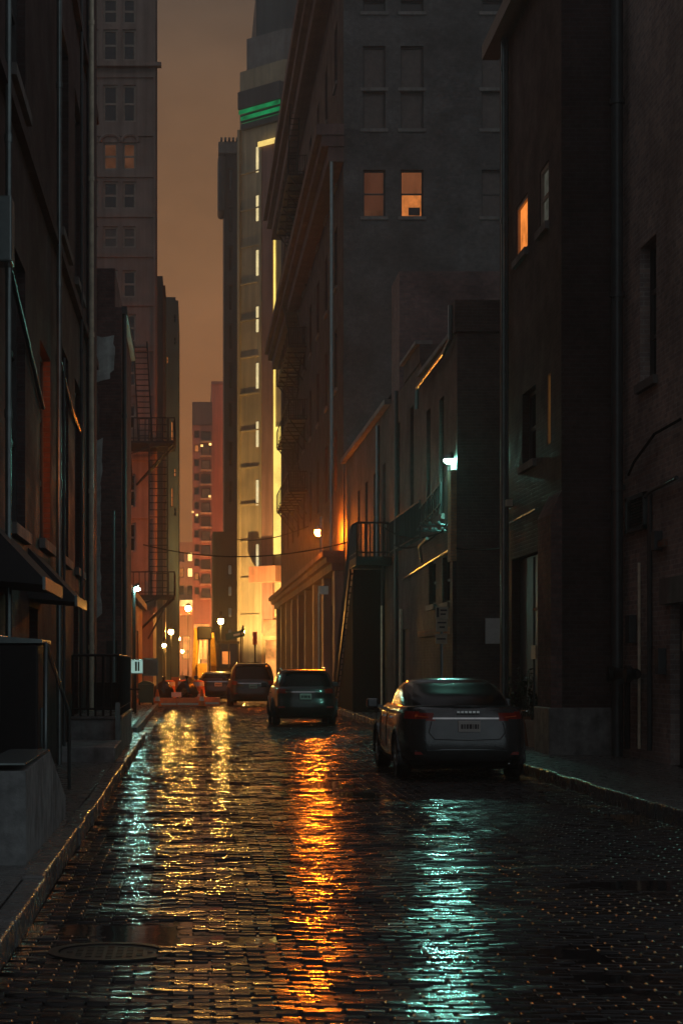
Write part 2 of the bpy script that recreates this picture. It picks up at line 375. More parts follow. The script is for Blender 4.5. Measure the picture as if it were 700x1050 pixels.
structure('puddle', MB().quad((XL, Y0, -.026), (XR, Y0, -.026), (XR, Y1, -.026), (XL, Y1, -.026)), 'water')
structure('pavement_left', MB().box(-2.5, XL - .17, 5, 43.6, -.04, .13), 'concrete_wet')
def kerb(x0, x1, y0, y1, z):
    mb = MB(); y = y0; r2 = random.Random(int(y0 * 10 + x0 * 7))
    while y < y1:
        l = min(r2.uniform(.9, 1.5), y1 - y); d, e = r2.uniform(-.012, .012), r2.uniform(-.012, .01)
        if l > .1: mb.box(x0 + d, x1 + d, y + .006, y + l - .006, -.04, z + e, .018)
        y += l
    return mb
structure('kerb_left', kerb(XL - .16, XL, 5, 43.6, .15), 'concrete_wet')
structure('pavement_left_far', MB().box(-4.5, XL - .42, 46.3, 118, -.04, .15), 'concrete_wet')
structure('kerb_left_far', kerb(XL - .41, XL - .27, 46.3, 118, .16), 'concrete')
structure('pavement_right', MB().box(XR + .17, 8, 5, 118, -.04, .13), 'concrete_wet')
structure('kerb_right', kerb(XR, XR + .16, 5, 118, .15), 'concrete_wet')
# manhole
mh = thing('manhole_cover', (MAN[0], MAN[1], 0), 'round iron manhole cover lying in the wet brick paving near the left kerb', 'manhole cover')
MB().lathe([(.36, -.03), (.36, -.004), (.30, -.004), (.30, -.03)], (MAN[0], MAN[1], -.011), n=40).build('ring', M['black_metal'], mh)
mb = MB().lathe([(0, -.01), (.29, -.01), (.295, -.03)], (MAN[0], MAN[1], -.011), n=40)
for i in range(-4, 5):
    for j in range(-4, 5):
        if i * i + j * j < 17: mb.box(MAN[0] + i * .058 - .018, MAN[0] + i * .058 + .018, MAN[1] + j * .058 - .018, MAN[1] + j * .058 + .018, -.026, -.0175)
mb.build('lid', M['black_metal'], mh)

# ------------------------------------------------------------------ LEFT SIDE
LX = -2.1
b1 = thing('brick_building', (LX, 20, 0), 'very tall dark brick building at left edge with glossy drainpipes and black awnings', 'building')
opsE = [(27.0, 29.0, 3.4, 6.16), (22.6, 24.6, 3.3, 6.6), (31.0, 33.2, 3.4, 6.8), (35.0, 37.2, 3.4, 6.8), (22.6, 24.6, 8.6, 12), (31, 33.2, 8.6, 12), (35, 37.2, 8.6, 12), (25.2, 26.6, .72, 2.4), (34.6, 36.0, .72, 2.9), (22.6, 24.6, 14, 17.4), (31, 33.2, 14, 17.4)]
shell(-14, LX, 14, 42, 19, E=opsE).build('wall', M['brick_mid'], b1)
for o in opsE[:7] + opsE[9:]: window(b1, 'E', LX, o, 'pane', cols=2, rows=3)
for o in opsE[7:9]: sbox(MB(), 'E', LX, *o, .12, .17).build('door', M['door'], b1)
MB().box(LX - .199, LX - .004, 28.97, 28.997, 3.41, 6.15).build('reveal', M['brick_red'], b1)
al = thing('unseen_recess_lamp', (LX - .12, 27.1, 5.6), 'unseen orange lamp added in the left wall recess to light a tall red brick strip', 'wall lamp')  # lamp added out of view so the brick strip is lit
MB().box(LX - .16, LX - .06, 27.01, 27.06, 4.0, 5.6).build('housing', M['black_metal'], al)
MB().tube([(LX - .11, 27.1, 4.05), (LX - .11, 27.1, 5.55)], .018, 8).build('tube', M['unseen_lamp_alcove'], al)
MB().box(LX, LX + .12, 38.9, 40.6, 0.13, 18.9).build('pier', M['brick_mid'], b1)
MB().box(LX, LX + .1, 14.05, 41.9, 7.98, 8.15).build('belt_course', M['brick_mid'], b1)
MB().box(LX, LX + .1, 14.05, 41.9, 13.25, 13.45).build('belt_course', M['brick_mid'], b1)
for a, b in ((19.6, 22.2), (25.0, 27.3)):
    aw = MB().prism([(LX, 2.5), (-1.5, 2.45), (-1.5, 2.52), (LX, 3.15)], a, b).build('awning', M['awning'], b1)
    MB().box(-1.5, -1.47, a, b, 2.4, 2.53).build('edge_trim', M['pipe_metal'], aw)
downpipe(b1, -2.0, yx(9, -2.0), .14, 19, .035)
downpipe(b1, -2.0, yx(61, -2.0), .14, 19, .04)
downpipe(b1, -2.01, yx(91, -2.01), .14, 19, .04, 'pipe_paint')
downpipe(b1, -1.93, yx(94, -1.93), .74, 19, .045, 'pipe_bright')
downpipe(b1, -2.02, yx(84, -2.02), .14, 20, .03, 'pipe_paint')
downpipe(b1, -2.02, yx(66, -2.02), .14, 6.5, .025, 'pipe_paint')
MB().box(-2.09, -1.9, yx(4, -2) - .15, yx(4, -2) + .2, 5.9, 6.6, .02).build('hopper', M['pipe_metal'], b1)
MB().tube([(-2.06, 21.8, 6.2), (-2.06, 25, 5.6), (-2.06, 27, 5.2)], .03).build('conduit', M['pipe_paint'], b1)
MB().tube([(-2.05, 30.0, 6.4), (-2.05, 33, 6.0), (-2.05, 35.6, 5.9)], .035).build('conduit', M['pipe_metal'], b1)
mb = MB().box(-2.09, -1.93, 19.5, 20.6, 1.05, 1.95, .02); mb.tube([(-2.0, 20.2, .15), (-2.0, 20.2, 1.06)], .03)
mb.build('meter_box', M['pipe_paint'], b1)

st = thing('concrete_stoop', (-1.55, 15, .13), 'pale grey concrete stoop with a sloping cheek wall in the left foreground', 'stoop')
MB().prism([(14.7, .1), (14.7, .84), (17.2, .88), (19.3, .34), (19.3, .1)], -1.6, -1.25, 'x').build('cheek_wall', M['concrete'], st)
MB().box(-2.095, -1.603, 14.75, 17.2, .1, .80, .015).build('landing', M['concrete'], st)
mb = MB()
for i in range(4): mb.box(-2.09, -1.605, 17.203 + i * .5, 17.2 + (i + 1) * .5, .1, .66 - .15 * i)
mb.build('steps', M['concrete_wet'], st)
MB().box(-1.6, -1.26, 14.72, 17.2, .885, .9).build('metal_edge', M['pipe_metal'], st)
MB().tube([(-1.5, 19.9, .13), (-1.5, 20.0, 1.86), (-1.5, 23.8, 1.08), (-1.5, 23.85, .13)], .022).build('handrail', M['pipe_metal'], st, smooth=True)
cab = thing('utility_cabinet', (-1.75, 19.8, .13), 'dark metal utility cabinet standing against the left wall under the near awning', 'cabinet')
MB().box(-2.03, -1.55, 19.62, 20.7, .13, 1.86, .02).build('cabinet_body', M['black_metal'], cab)
MB().prism([(-2.06, 1.862), (-1.5, 1.862), (-1.5, 1.90), (-2.06, 1.94)], 19.58, 20.75).build('lid', M['pipe_metal'], cab)
mb = MB(); mb.box(-1.55, -1.53, 20.05, 20.09, .8, 1.2); mb.build('handle', M['pipe_metal'], cab)

dk = thing('loading_dock', (-1.7, 33.5, .13), 'concrete loading dock with black steel railing below the bright drainpipe', 'loading dock')
MB().box(-2.095, -1.22, 33.5, 39.5, .1, .71, .02).build('platform', M['concrete'], dk)
MB().box(-2.095, -1.2, 33.45, 39.52, .712, .76, .01).build('nosing', M['concrete_wet'], dk)
MB().box(-2.095, -1.2, 30.4, 33.44, .1, .36, .02).build('step', M['concrete'], dk)
mb = MB()
def railrun(mb, a, b, h=1.05, n=8, r=.018):
    a = Vector(a); b = Vector(b); up = Vector((0, 0, h))
    mb.tube([a + up, b + up], r * 1.3, 8); mb.tube([a + up * .12, b + up * .12], r, 8)
    for i in range(n + 1):
        p = a.lerp(b, i / n); mb.tube([p, p + up], r if i % 4 else r * 1.4, 6)
railrun(mb, (-2.05, 33.6, .76), (-1.27, 33.6, .76), 1.05, 6); railrun(mb, (-1.27, 33.65, .76), (-1.27, 39.3, .76), 1.05, 24)
mb.build('railing', M['black_metal'], dk)
MB().box(-1.31, -1.23, 33.35, 33.43, .36, 1.0).build('bollard', M['pipe_metal'], dk)
MB().box(-2.09, -1.35, 39.0, 39.4, .765, 1.3, .02).build('crate', M['black_metal'], dk)

# second, lower building with patches of old plaster
b2 = thing('plastered_building', (-2, 45, 0), 'lower dark building with peeling pale plaster patches beside the alley gap', 'building')
shell(-9, -1.62, 45, 52, 9.9, S_=[(-1.98, -1.72, .15, 2.2)]).build('wall', M['brick_dark'], b2)
MB().box(-9, -1.78, 45.02, 51, 9.903, 10.8).build('parapet', M['brick_dark'], b2)
sbox(MB(), 'S', 45, -1.98, -1.72, .15, 2.2, .1, .15).build('door', M['door'], b2)
def patch(poly, y, seed):                                   # ragged plaster skin, 2 cm thick
    r2 = random.Random(seed); pts = []
    for i, (a, b) in enumerate(poly):
        c, d = poly[(i + 1) % len(poly)]; n = max(2, int(math.hypot(c - a, d - b) / .12))
        for k in range(n):
            f = k / n; pts.append((a + (c - a) * f + r2.uniform(-.025, .025), b + (d - b) * f + r2.uniform(-.05, .05)))
    return MB().prism(pts, y - .02, y + .005)
patch([(gx(97.5, 45), gz(345, 45)), (gx(117, 45), gz(345, 45)), (gx(118, 45), gz(372, 45)), (gx(112, 45), gz(388, 45)), (gx(97.5, 45), gz(392, 45))], 45, 1).build('plaster', M['plaster'], b2)
patch([(gx(97.5, 45), gz(450, 45)), (gx(105, 45), gz(450, 45)), (gx(103, 45), gz(560, 45)), (gx(104, 45), gz(630, 45)), (gx(97.5, 45), gz(636, 45))], 45, 2).build('plaster', M['plaster'], b2)
patch([(gx(97.5, 45), gz(395, 45)), (gx(101, 45), gz(400, 45)), (gx(102, 45), gz(446, 45)), (gx(97.5, 45), gz(446, 45))], 45, 3).build('plaster', M['stone_grey'], b2)
downpipe(b2, -1.56, 45.1, .15, 9.9, .05, 'pipe_paint'); downpipe(b2, -1.8, 44.93, .15, 5.2, .03, 'pipe_metal')
MB().box(-1.62, -1.5, 45.0, 52, 9.75, 9.92).build('gutter', M['pipe_paint'], b2)

# kick scooter leaning by the dock
sc = thing('kick_scooter', (-1.33, 41.5, .13), 'small black kick scooter parked on the pavement past the loading dock', 'scooter')
mb = MB().box(-1.36, -1.26, 41.2, 41.9, .21, .24, .01); mb.build('deck', M['black_metal'], sc)
MB().tube([(-1.33, 41.9, .22), (-1.36, 42.0, 1.12)], .02).build('stem', M['black_metal'], sc)
MB().tube([(-1.6, 42.0, 1.12), (-1.12, 42.0, 1.12)], .018).build('handlebar', M['black_metal'], sc)
for y in (41.15, 42.0): MB().lathe([(.0, -.02), (.085, -.02), (.1, 0), (.085, .02), (0, .02)], (-1.31, y, .23), 'x').build('wheel', M['tyre'], sc)

# low brick annex with shop fronts (behind lamp, sign box and bins)
ax = thing('brick_annex', (-2.2, 53, 0), 'one storey red brick annex under the left fire escape', 'building')
opA = [(56 + 5 * i, 58.6 + 5 * i, .5, 3.0) for i in range(5)]
shell(-8, -2.15, 53, 84.5, 4.2, E=opA).build('wall', M['brick_red'], ax)
for o in opA: window(ax, 'E', -2.15, o, 'lit_orange', cols=2, rows=1)
MB().box(-2.15, -1.95, 53, 84.4, 4.0, 4.25).build('cornice', M['stone_grey'], ax)
downpipe(ax, -2.02, 54.5, .15, 4.0, .05, 'pipe_bright')
# tall brown building
b3 = thing('tall_brown_building', (-3, 88, 0), 'tall brown stone office building with paired windows rising behind the left roofs', 'building')
YB = 88.0; X3 = gx(160, YB)
ops3 = []; kinds = []
def pw(l, r, t, b, kind): ops3.append((gx(l, YB), gx(r, YB), gz(b, YB), gz(t, YB))); kinds.append(kind)
for l, r in ((97, 101), (106, 121), (126, 139.5)):
    pw(l, r, 30, 62, 'pane'); pw(l, r, -2, 24, 'pane'); pw(l, r, 87, 125, 'pane')
    pw(l, r, 146, 174, 'lit_dim' if l > 100 else 'pane'); pw(l, r, 186, 214, 'pane')
    pw(l, r, 232, 254, 'pane_blind'); pw(l, r, 277, 305, 'pane'); pw(l, r, 322, 350, 'pane'); pw(l, r, 368, 396, 'pane'); pw(l, r, 414, 440, 'pane')
    pw(l, r, 486, 520, 'pane'); pw(l, r, 536, 566, 'pane')
shell(-14, X3 - .12, YB, 96, 50, S_=ops3).build('wall', M['stone_brown'], b3)
for o, k in zip(ops3, kinds): window(b3, 'S', YB, o, k, 'frame_pale', rows=2, sill=False, fw=.09)
MB().prism([(X3 - .125, YB + .3), (X3 - .125, YB - .12), (X3 - .02, YB - .12), (X3 + .06, YB - .02), (X3 + .06, YB + .3)], 4, 50, 'z').build('corner_pilaster', M['stone_brown'], b3)
for py in (66, 78, 138, 180, 221, 262, 312, 358, 404, 470, 530):
    MB().box(-14, X3 - .13, YB - .1, YB - .003, gz(py + 2, YB), gz(py - 2, YB)).build('belt_course', M['stone_brown'], b3)
MB().box(-14, X3 + .25, YB - .4, YB - .003, gz(70, YB), gz(66.2, YB)).build('cornice', M['stone_brown'], b3)
for l, r in ((103, 124), (125, 142)):
    mb = MB(); n = 12; c = (gx(l, YB) + gx(r, YB)) / 2; hw = (gx(r, YB) - gx(l, YB)) / 2; z = gz(146, YB)
    mb.tube([(c - hw * math.cos(math.pi * i / n), YB - .06, z + .35 * math.sin(math.pi * i / n)) for i in range(n + 1)], .08, 6); mb.build('window_arch', M['stone_brown'], b3)
b4 = thing('slim_grey_block', (-1.9, 118, 0), 'slim grey block with a flat top just behind the tall brown building', 'building')
shell(-8, gx(167, 118), 118, 126, gz(283, 118)).build('wall', M['tower_slate'], b4)
MB().box(gx(164, 118), gx(169.5, 118), 118.5, 124, 0, gz(291, 118)).build('stair_tower', M['stone_brown'], b4)
b5 = thing('dark_apartment_block', (-1.5, 145, 0), 'dark apartment block with a few lit windows right of the left fire escape', 'building')
op5 = [(gx(178, 145), gx(181, 145), gz(y + 9, 145), gz(y, 145)) for y in (322, 345, 480, 520)] + [(gx(170.5, 145), gx(173, 145), gz(y + 8, 145), gz(y, 145)) for y in (365, 430, 560)] + [(gx(175, 145), gx(178, 145), gz(y + 20, 145), gz(y, 145)) for y in (432, 500)]
shell(-8, gx(183, 145), 145, 160, gz(308, 145), S_=op5).build('wall', M['tower_slate'], b5)
for i, o in enumerate(op5): window(b5, 'S', 145, o, 'lit_orange' if i in (2, 4, 5, 7, 8) else 'pane', rows=2, sill=False)
MB().box(gx(170, 145), gx(180, 145), 146, 158, gz(308, 145), gz(302, 145)).build('plant_room', M['tower_slate'], b5)

def fire_escape(name, label, levels, x0, x1, y0, y1, brackets, lad, rail_h=1.0, lad_side='S'):
    fe = thing(name, ((x0 + x1) / 2, y0, levels[-1]), label, 'fire escape', 'iron fire escapes')
    for i, z in enumerate(levels):
        mb = MB().box(x0, x1, y0, y1, z - .05, z)
        n = 8
        for k in range(n + 1): mb.box(x0, x1, y0 + (y1 - y0) * k / n - .03, y0 + (y1 - y0) * k / n + .03, z - .12, z - .051)
        mb.build('platform', M['black_metal'], fe)
        mb = MB()
        for a, b in (((x0, y0, z), (x1, y0, z)), ((x1, y0, z), (x1, y1, z)), ((x0, y1, z), (x0, y0, z))): railrun(mb, a, b, rail_h, 8, .022)
        mb.build('railing', M['black_metal'], fe)
        for a, b in brackets(z): MB().bar(a, b, .07, .07).build('bracket', M['black_metal'], fe)
    for pa, pb, w in lad:
        mb = MB(); pa = Vector(pa); pb = Vector(pb); wv = Vector(w)
        mb.bar(pa - wv, pb - wv, .06, .06); mb.bar(pa + wv, pb + wv, .06, .06); n = int((pb - pa).length / .3)
        for k in range(1, n): p = pa.lerp(pb, k / n); mb.bar(p - wv, p + wv, .05, .04)
        mb.build('ladder', M['black_metal'], fe)
    return fe
YF = 84.6
zA, zB = gz(452, YF), gz(610, YF)
fx0, fx1 = gx(131, YF), gx(179, YF)
fire_escape('fire_escape', 'black iron fire escape with long ladder hung high on the left side', [zA, zB], fx0, fx1, YF, YF + 3.2,
    lambda z: [((fx1 - .05, YF + .1, z - .1), (fx0 + .4, YF + 3.3, z - 1.5)), ((fx1 - .05, YF + 1.6, z - .1), (fx0 + .3, YF + 3.3, z - 1.6)), ((fx0 + .1, YF + .1, z - .1), (fx0 + .1, YF + 3.3, z - 1.6)), ((fx0, YF + .05, z - .6), (fx1 - .6, YF + .05, z - .1))],
    [((gx(162.5, YF), YF - .02, zB), (gx(162.5, YF), YF - .02, zA + 1.0), (.4, 0, 0)), ((gx(149, YF), YF + .3, zA), (gx(142, YF), YF + 3.2, gz(338, YF)), (.3, 0, 0)),
     ((gx(176, YF), YF + .2, zB), (gx(152, YF), YF + .2, gz(655, YF)), (0, .35, 0))])
# left lamp on its post, sign box, bins
lp = thing('lamp_post', (gx(138, 62), 62, .15), 'slim dark lamp post with a small teal white lamp on the left pavement', 'street lamp')
MB().tube([(gx(137.5, 62), 62, .15), (gx(137.5, 62), 62, 4.1)], [.07, .05], 12).build('post', M['black_metal'], lp, smooth=40)
MB().tube([(gx(137.5, 62), 62, 4.05), (gx(139, 62), 61.95, 4.18), (gx(141, 62), 61.9, 4.15)], .03).build('arm', M['black_metal'], lp)
MB().prism([(gx(138.7, 62), 4.08), (gx(143.2, 62), 4.18), (gx(142.6, 62), 4.26), (gx(138.7, 62), 4.2)], 61.75, 62.05).build('lamp_head', M['pipe_metal'], lp)
MB().ball((gx(141, 62), 61.9, 4.05), .10, .11, .055).build('bulb', M['lamp_left'], lp)
sb = thing('sign_box', (gx(139, 60), 60, .15), 'white box sign with teal panel on a post beside the bins', 'sign')
bx0, bx1 = gx(131, 60), gx(147, 60)
MB().box(bx0, bx1, 60, 60.18, gz(691, 60), gz(676, 60), .02).build('box', M['white'], sb)
for l, r in ((138.7, 140.7), (141.5, 143.2)): MB().box(gx(l, 60), gx(r, 60), 59.96, 59.979, gz(688, 60), gz(678.5, 60)).build('panel', M['green_sign'], sb)
MB().box(bx0 + .02, bx1 - .02, 59.98, 59.998, gz(690, 60), gz(677, 60)).build('lit_face', M['teal_box'], sb)
MB().tube([((bx0 + bx1) / 2, 60.1, .15), ((bx0 + bx1) / 2, 60.1, gz(691, 60))], .035).build('post', M['black_metal'], sb)
wb = thing('wheeled_bin', (gx(150, 73), 73, .15), 'dark green wheeled rubbish bin with arched lid at the left kerb', 'bin')
wx0, wx1 = gx(141.5, 73), gx(158, 73)
mb = MB(); w0 = .04
mb.add([(wx0 + w0, 73.06, .23), (wx1 - w0, 73.06, .23), (wx1 - w0, 73.5, .23), (wx0 + w0, 73.5, .23), (wx0, 73, .92), (wx1, 73, .92), (wx1, 73.6, .92), (wx0, 73.6, .92)], [(0, 1, 2, 3), (4, 5, 6, 7), (0, 1, 5, 4), (1, 2, 6, 5), (2, 3, 7, 6), (3, 0, 4, 7)])
mb.build('bin_body', M['bin_green'], wb)
n = 8; MB().prism([(wx0 - .02 + (wx1 - wx0 + .04) * i / n, .925 + .13 * math.sin(math.pi * i / n)) for i in range(n + 1)], 72.95, 73.65).build('lid', M['bin_green'], wb)
for x in (wx0 + .05, wx1 - .05): MB().lathe([(0, -.03), (.1, -.03), (.1, .03), (0, .03)], (x, 73.5, .25), 'x').build('wheel', M['tyre'], wb)
nb = thing('notice_frame', (gx(154, 76), 76, .15), 'grey framed notice board standing behind the green wheeled bin', 'notice board')
mb = MB(); a, b, c, d = gx(146, 76), gx(162, 76), gz(693, 76), gz(675, 76)
for q in ((a, a + .05, c, d), (b - .05, b, c, d), (a, b, c, c + .05), (a, b, d - .05, d)): mb.box(q[0], q[1], 76, 76.06, q[2], q[3])
mb.tube([(a + .03, 76.03, .15), (a + .03, 76.03, c)], .025); mb.tube([(b - .03, 76.03, .15), (b - .03, 76.03, c)], .025); mb.build('frame', M['pipe_metal'], nb)
MB().box(a + .05, b - .05, 76.02, 76.04, c + .05, d - .05).build('board', M['pane_blind'], nb)

# ------------------------------------------------------------------ work site at the far end
def bag(px, Y, w, h, seed, label):
    r2 = np.random.default_rng(seed); bm = bmesh.new(); bmesh.ops.create_icosphere(bm, subdivisions=3, radius=1)
    ph = r2.uniform(0, 6, 6)
    for v in bm.verts:
        a = math.atan2(v.co.y, v.co.x); k = 1 + .09 * math.sin(5 * a + ph[0] + 3 * v.co.z) + .06 * math.sin(9 * a + ph[1] - 4 * v.co.z)
        zz = v.co.z; s = k * (1 - .12 * max(0, zz) ** 2)
        v.co.x *= s * w / 2; v.co.y *= s * w / 2; v.co.z = h * (.5 + .5 * zz * (1.0 if zz < 0 else .9 + .1 * zz))
    bmesh.ops.translate(bm, vec=(gx(px, Y), Y, 0), verts=bm.verts)
    th = thing('rubbish_bag', (gx(px, Y), Y, 0), label, 'rubbish bag', 'black rubbish bags at the street end')
    MB().bm(bm).build('sack', M['bag'], th, smooth=True)
    MB().tube([(gx(px, Y), Y, h * .97), (gx(px, Y), Y, h * 1.06), (gx(px, Y), Y, h * 1.16)], [.05, .03, .09], 8).build('knot', M['bag'], th)
bag(168, 80, .84, 1.0, 1, 'large black rubbish bag nearest the green wheeled bin')
bag(191.5, 80, .88, 1.02, 2, 'large black rubbish bag just left of the excavator')
bag(160.5, 84, .5, .65, 3, 'smaller black rubbish bag squeezed behind the wheeled bin')
def barrel(px, Y, label):
    th = thing('traffic_barrel', (gx(px, Y), Y, 0), label, 'traffic barrel', 'orange and white traffic barrels')
    c = (gx(px, Y), Y, 0)
    MB().lathe([(0, .06), (.29, .06), (.28, .28), (.27, .29), (.265, .5), (.25, .51), (.245, .72), (.23, .73), (.22, .95), (.1, 1.0), (0, 1.0)], c).build('drum', M['orange'], th, smooth=40)
    for z0, r in ((.3, .275), (.74, .24)): MB().lathe([(r, z0), (r - .012, z0 + .18)], c).build('band', M['white'], th)
    MB().lathe([(0, 0), (.38, 0), (.38, .06), (0, .06)], c).build('rubber_base', M['tyre'], th)
barrel(174, 84, 'orange traffic barrel behind the bag beside the green bin'); barrel(188, 86, 'orange traffic barrel behind the bag beside the excavator'); barrel(204, 83, 'orange traffic barrel in front of the yellow excavator arm')
def barrier(px, Y, w, label):
    th = thing('road_barrier', (gx(px, Y), Y, 0), label, 'barrier', 'low orange road barriers')
    x = gx(px, Y); MB().prism([(-.22, 0), (.22, 0), (.2, .18), (.1, .34), (-.1, .34), (-.2, .18)], x - w / 2, x + w / 2, 'x').build('barrier_body', M['orange'], th)
    bpy.context.view_layer.update()
    th.children[0].location.y += Y
    MB().box(x - w / 2 + .05, x + w / 2 - .05, Y - .235, Y - .205, .06, .14).build('stripe', M['white'], th)
barrier(170, 77.5, .95, 'low orange road barrier in front of the rubbish bag by the bin'); barrier(193, 77.5, .95, 'low orange road barrier left of the excavator tracks'); barrier(213, 79, 1.0, 'low orange road barrier beside the parked dark hatchback')
dt = thing('sandbag_trestle', (gx(181, 78), 78, 0), 'small white and yellow trestle between the two orange barriers', 'trestle')
x = gx(181, 78); mb = MB()
for s in (-1, 1): mb.bar((x + s * .16, 77.8, 0), (x + s * .1, 78, .55), .05, .05); mb.bar((x + s * .16, 78.2, 0), (x + s * .1, 78, .55), .05, .05)
mb.build('legs', M['yellow'], dt); MB().box(x - .2, x + .2, 77.92, 77.96, .36, .56).build('board', M['white'], dt); MB().box(x - .18, x + .18, 77.86, 77.9, .12, .28).build('board', M['white'], dt)

def cone(px, Y, label):
    c = (gx(px, Y), Y, 0); th = thing('traffic_cone', c, label, 'traffic cone', 'orange traffic cones at the work site')
    MB().lathe([(0, .04), (.15, .04), (.03, .7), (0, .7)], c, n=16).build('cone_body', M['orange'], th, smooth=40)
    MB().lathe([(.112, .25), (.085, .42), (.075, .42)], c, n=16).build('band', M['white'], th); MB().box(c[0] - .2, c[0] + .2, Y - .2, Y + .2, 0, .04).build('base', M['tyre'], th)
cone(161.5, 75.5, 'orange traffic cone standing at the far left kerb by the green bin'); cone(207, 76, 'orange traffic cone just right of the excavator bucket'); cone(197, 82, 'orange traffic cone behind the low barrier beside the large bag')
pt = thing('plywood_hoarding', (gx(200, 104), 104, 0), 'pale hoarding panel fence behind the excavator', 'hoarding')
for i in range(5): MB().box(gx(176 + i * 8.6, 104), gx(184.2 + i * 8.6, 104), 104, 104.05, .1, 1.0 + .1 * (i % 2)).build('panel', M['sign_face'] if i % 2 else M['orange'], pt)
# excavator, seen from the front with its arm folded up
ex = thing('excavator', (gx(222, 96), 96, 0), 'yellow excavator with folded arm and a dark lit cab at the street end', 'excavator')
EY = 96.0; e = lambda px: gx(px, EY); ez = lambda py: gz(py, EY)
for x0 in (e(206), e(233)):
    mb = MB(); prof = [(-1.2, .2), (-1.0, .02), (1.0, .02), (1.2, .2), (1.2, .45), (1.0, .62), (-1.0, .62), (-1.2, .45)]
    mb.prism([(EY + 1 + a, b) for a, b in prof], x0 - .22, x0 + .22, 'x'); mb.build('track', M['tyre'], ex)
MB().box(e(208), e(246), EY + .2, EY + 2.6, .65, 1.25, .08).build('deck', M['yellow'], ex)
MB().box(e(205), e(247), EY - .5, EY - .42, .05, .5, .02).build('blade', M['yellow'], ex)
mb = MB(); cx0, cx1, cz0, cz1 = e(223), e(245), 1.25, ez(660)
for x in (cx0, (cx0 + cx1) / 2, cx1 - .08):
    for y in (EY + .3, EY + 1.6): mb.box(x, x + .08, y, y + .08, cz0, cz1)
mb.box(cx0 - .04, cx1 + .04, EY + .25, EY + 1.75, cz1, cz1 + .12); mb.box(cx0, cx1, EY + .32, EY + .36, cz0, cz0 + .25)
cb = mb.build('cab', M['black_metal'], ex)
MB().quad((cx0, EY + .36, cz0), (cx1, EY + .36, cz0), (cx1, EY + .36, cz1), (cx0, EY + .36, cz1)).build('windscreen', M['pane'], cb)
MB().box(e(228), e(236), EY + .31, EY + .34, ez(681), ez(668)).build('lit_panel', M['lit_bright'], cb)
def limb(pts, w, mat, name, par):                            # plate limb in the Y-Z plane, with width
    mb = MB()
    for (x, y, z, h), (x2, y2, z2, h2) in zip(pts[:-1], pts[1:]):
        mb.add([(x - w / 2, y, z - h), (x + w / 2, y, z - h), (x + w / 2, y, z + h), (x - w / 2, y, z + h), (x2 - w / 2, y2, z2 - h2), (x2 + w / 2, y2, z2 - h2), (x2 + w / 2, y2, z2 + h2), (x2 - w / 2, y2, z2 + h2)],
               [(0, 1, 2, 3), (4, 5, 6, 7), (0, 1, 5, 4), (1, 2, 6, 5), (2, 3, 7, 6), (3, 0, 4, 7)])
    return mb.build(name, M[mat], par)
bm_ = limb([(e(219.5), EY + .6, 1.1, .25), (e(219), EY - .4, 1.9, .28), (e(216.5), EY - 1.2, ez(650), .2)], .26, 'yellow', 'boom', ex)
mb = MB(); mb.bar((e(199.5), EY - 1.5, ez(697)), (e(202), EY - 1.25, ez(645)), .16, .3); mb.build('stick', M['yellow'], ex)
mb = MB().box(e(202.5), e(217), EY - 1.5, EY - 1.0, ez(656), ez(643), .05); mb.tube([(e(202), EY - 1.25, ez(647)), (e(219.5), EY - 1.25, ez(647))], .09); mb.build('knuckle', M['black_metal'], ex)
mb = MB()
for l, r in ((204, 207.5), (208.5, 212)): mb.prism([(e(l), ez(676)), (e(r), ez(676)), (e(r) - .03, ez(657)), (e(l) + .03, ez(657))], EY - 1.45, EY - 1.2)
mb.build('linkage', M['white'], ex)
MB().tube([(e(214.5), EY - 1.2, ez(656)), (e(214), EY - .8, ez(690))], .07).build('hydraulic_ram', M['chrome'], ex)
mb = MB().prism([(-.45, 0), (.2, -.05), (.38, .3), (.2, .9), (-.35, .9)], e(202.5), e(212), 'x')
mb.v = [(x, y + EY - 1.5, z + ez(699)) for x, y, z in mb.v]; mb.build('bucket', M['yellow'], ex)

# ------------------------------------------------------------------ RIGHT SIDE
RX1, RX2 = 7.2, 6.24
r1 = thing('worn_brick_building', (RX1, 28, 0), 'rough worn brick building at the right edge with a tall dark window', 'building')
opR = [(30.3, 31.4, 6.15, 8.35), (27.6, 29.4, .13, 2.55), (25.4, 26.6, 6.15, 8.35)]
shell(RX1, 16, 22, 32.95, 18, W=opR, depth=.25).build('wall', M['brick_worn'], r1)
for i in (0, 2): window(r1, 'W', RX1, opR[i], 'pane', cols=2, rows=3, depth=.25)
d = sbox(MB(), 'W', RX1, *opR[1], .14, .2).build('door', M['door'], r1)
sbox(MB(), 'W', RX1, 28.9, 29.2, 1.85, 2.15, .125, .138).build('notice', M['sign_face'], d)
MB().box(RX1 - .1, RX1 - .003, 27.3, 29.7, 2.56, 2.95).build('lintel', M['stone_grey'], r1)
mb = MB(); lv = (yx(665, RX1), yx(645.5, RX1)); lz = (gz(545, 31.5), gz(508, 31.5))
for q in ((lv[0], lv[0] + .07, *lz), (lv[1] - .07, lv[1], *lz), (*lv, lz[0], lz[0] + .06), (*lv, lz[1] - .06, lz[1])): sbox(mb, 'W', RX1, *q, -.09, -.002)
for i in range(9):
    z = lz[0] + .08 + (lz[1] - lz[0] - .14) * i / 9; a = SP('W', RX1, lv[0] + .07, z, -.07); b = SP('W', RX1, lv[1] - .07, z + .04, -.01)
    mb.add([(a[0], a[1], a[2]), (a[0], b[1], a[2]), (b[0], b[1], b[2]), (b[0], a[1], b[2])], [(0, 1, 2, 3)])
mb.build('louvre_vent', M['pipe_metal'], r1)
downpipe(r1, RX1 - .17, 32.3, .13, 18, .1, 'pipe_paint', 3.2)
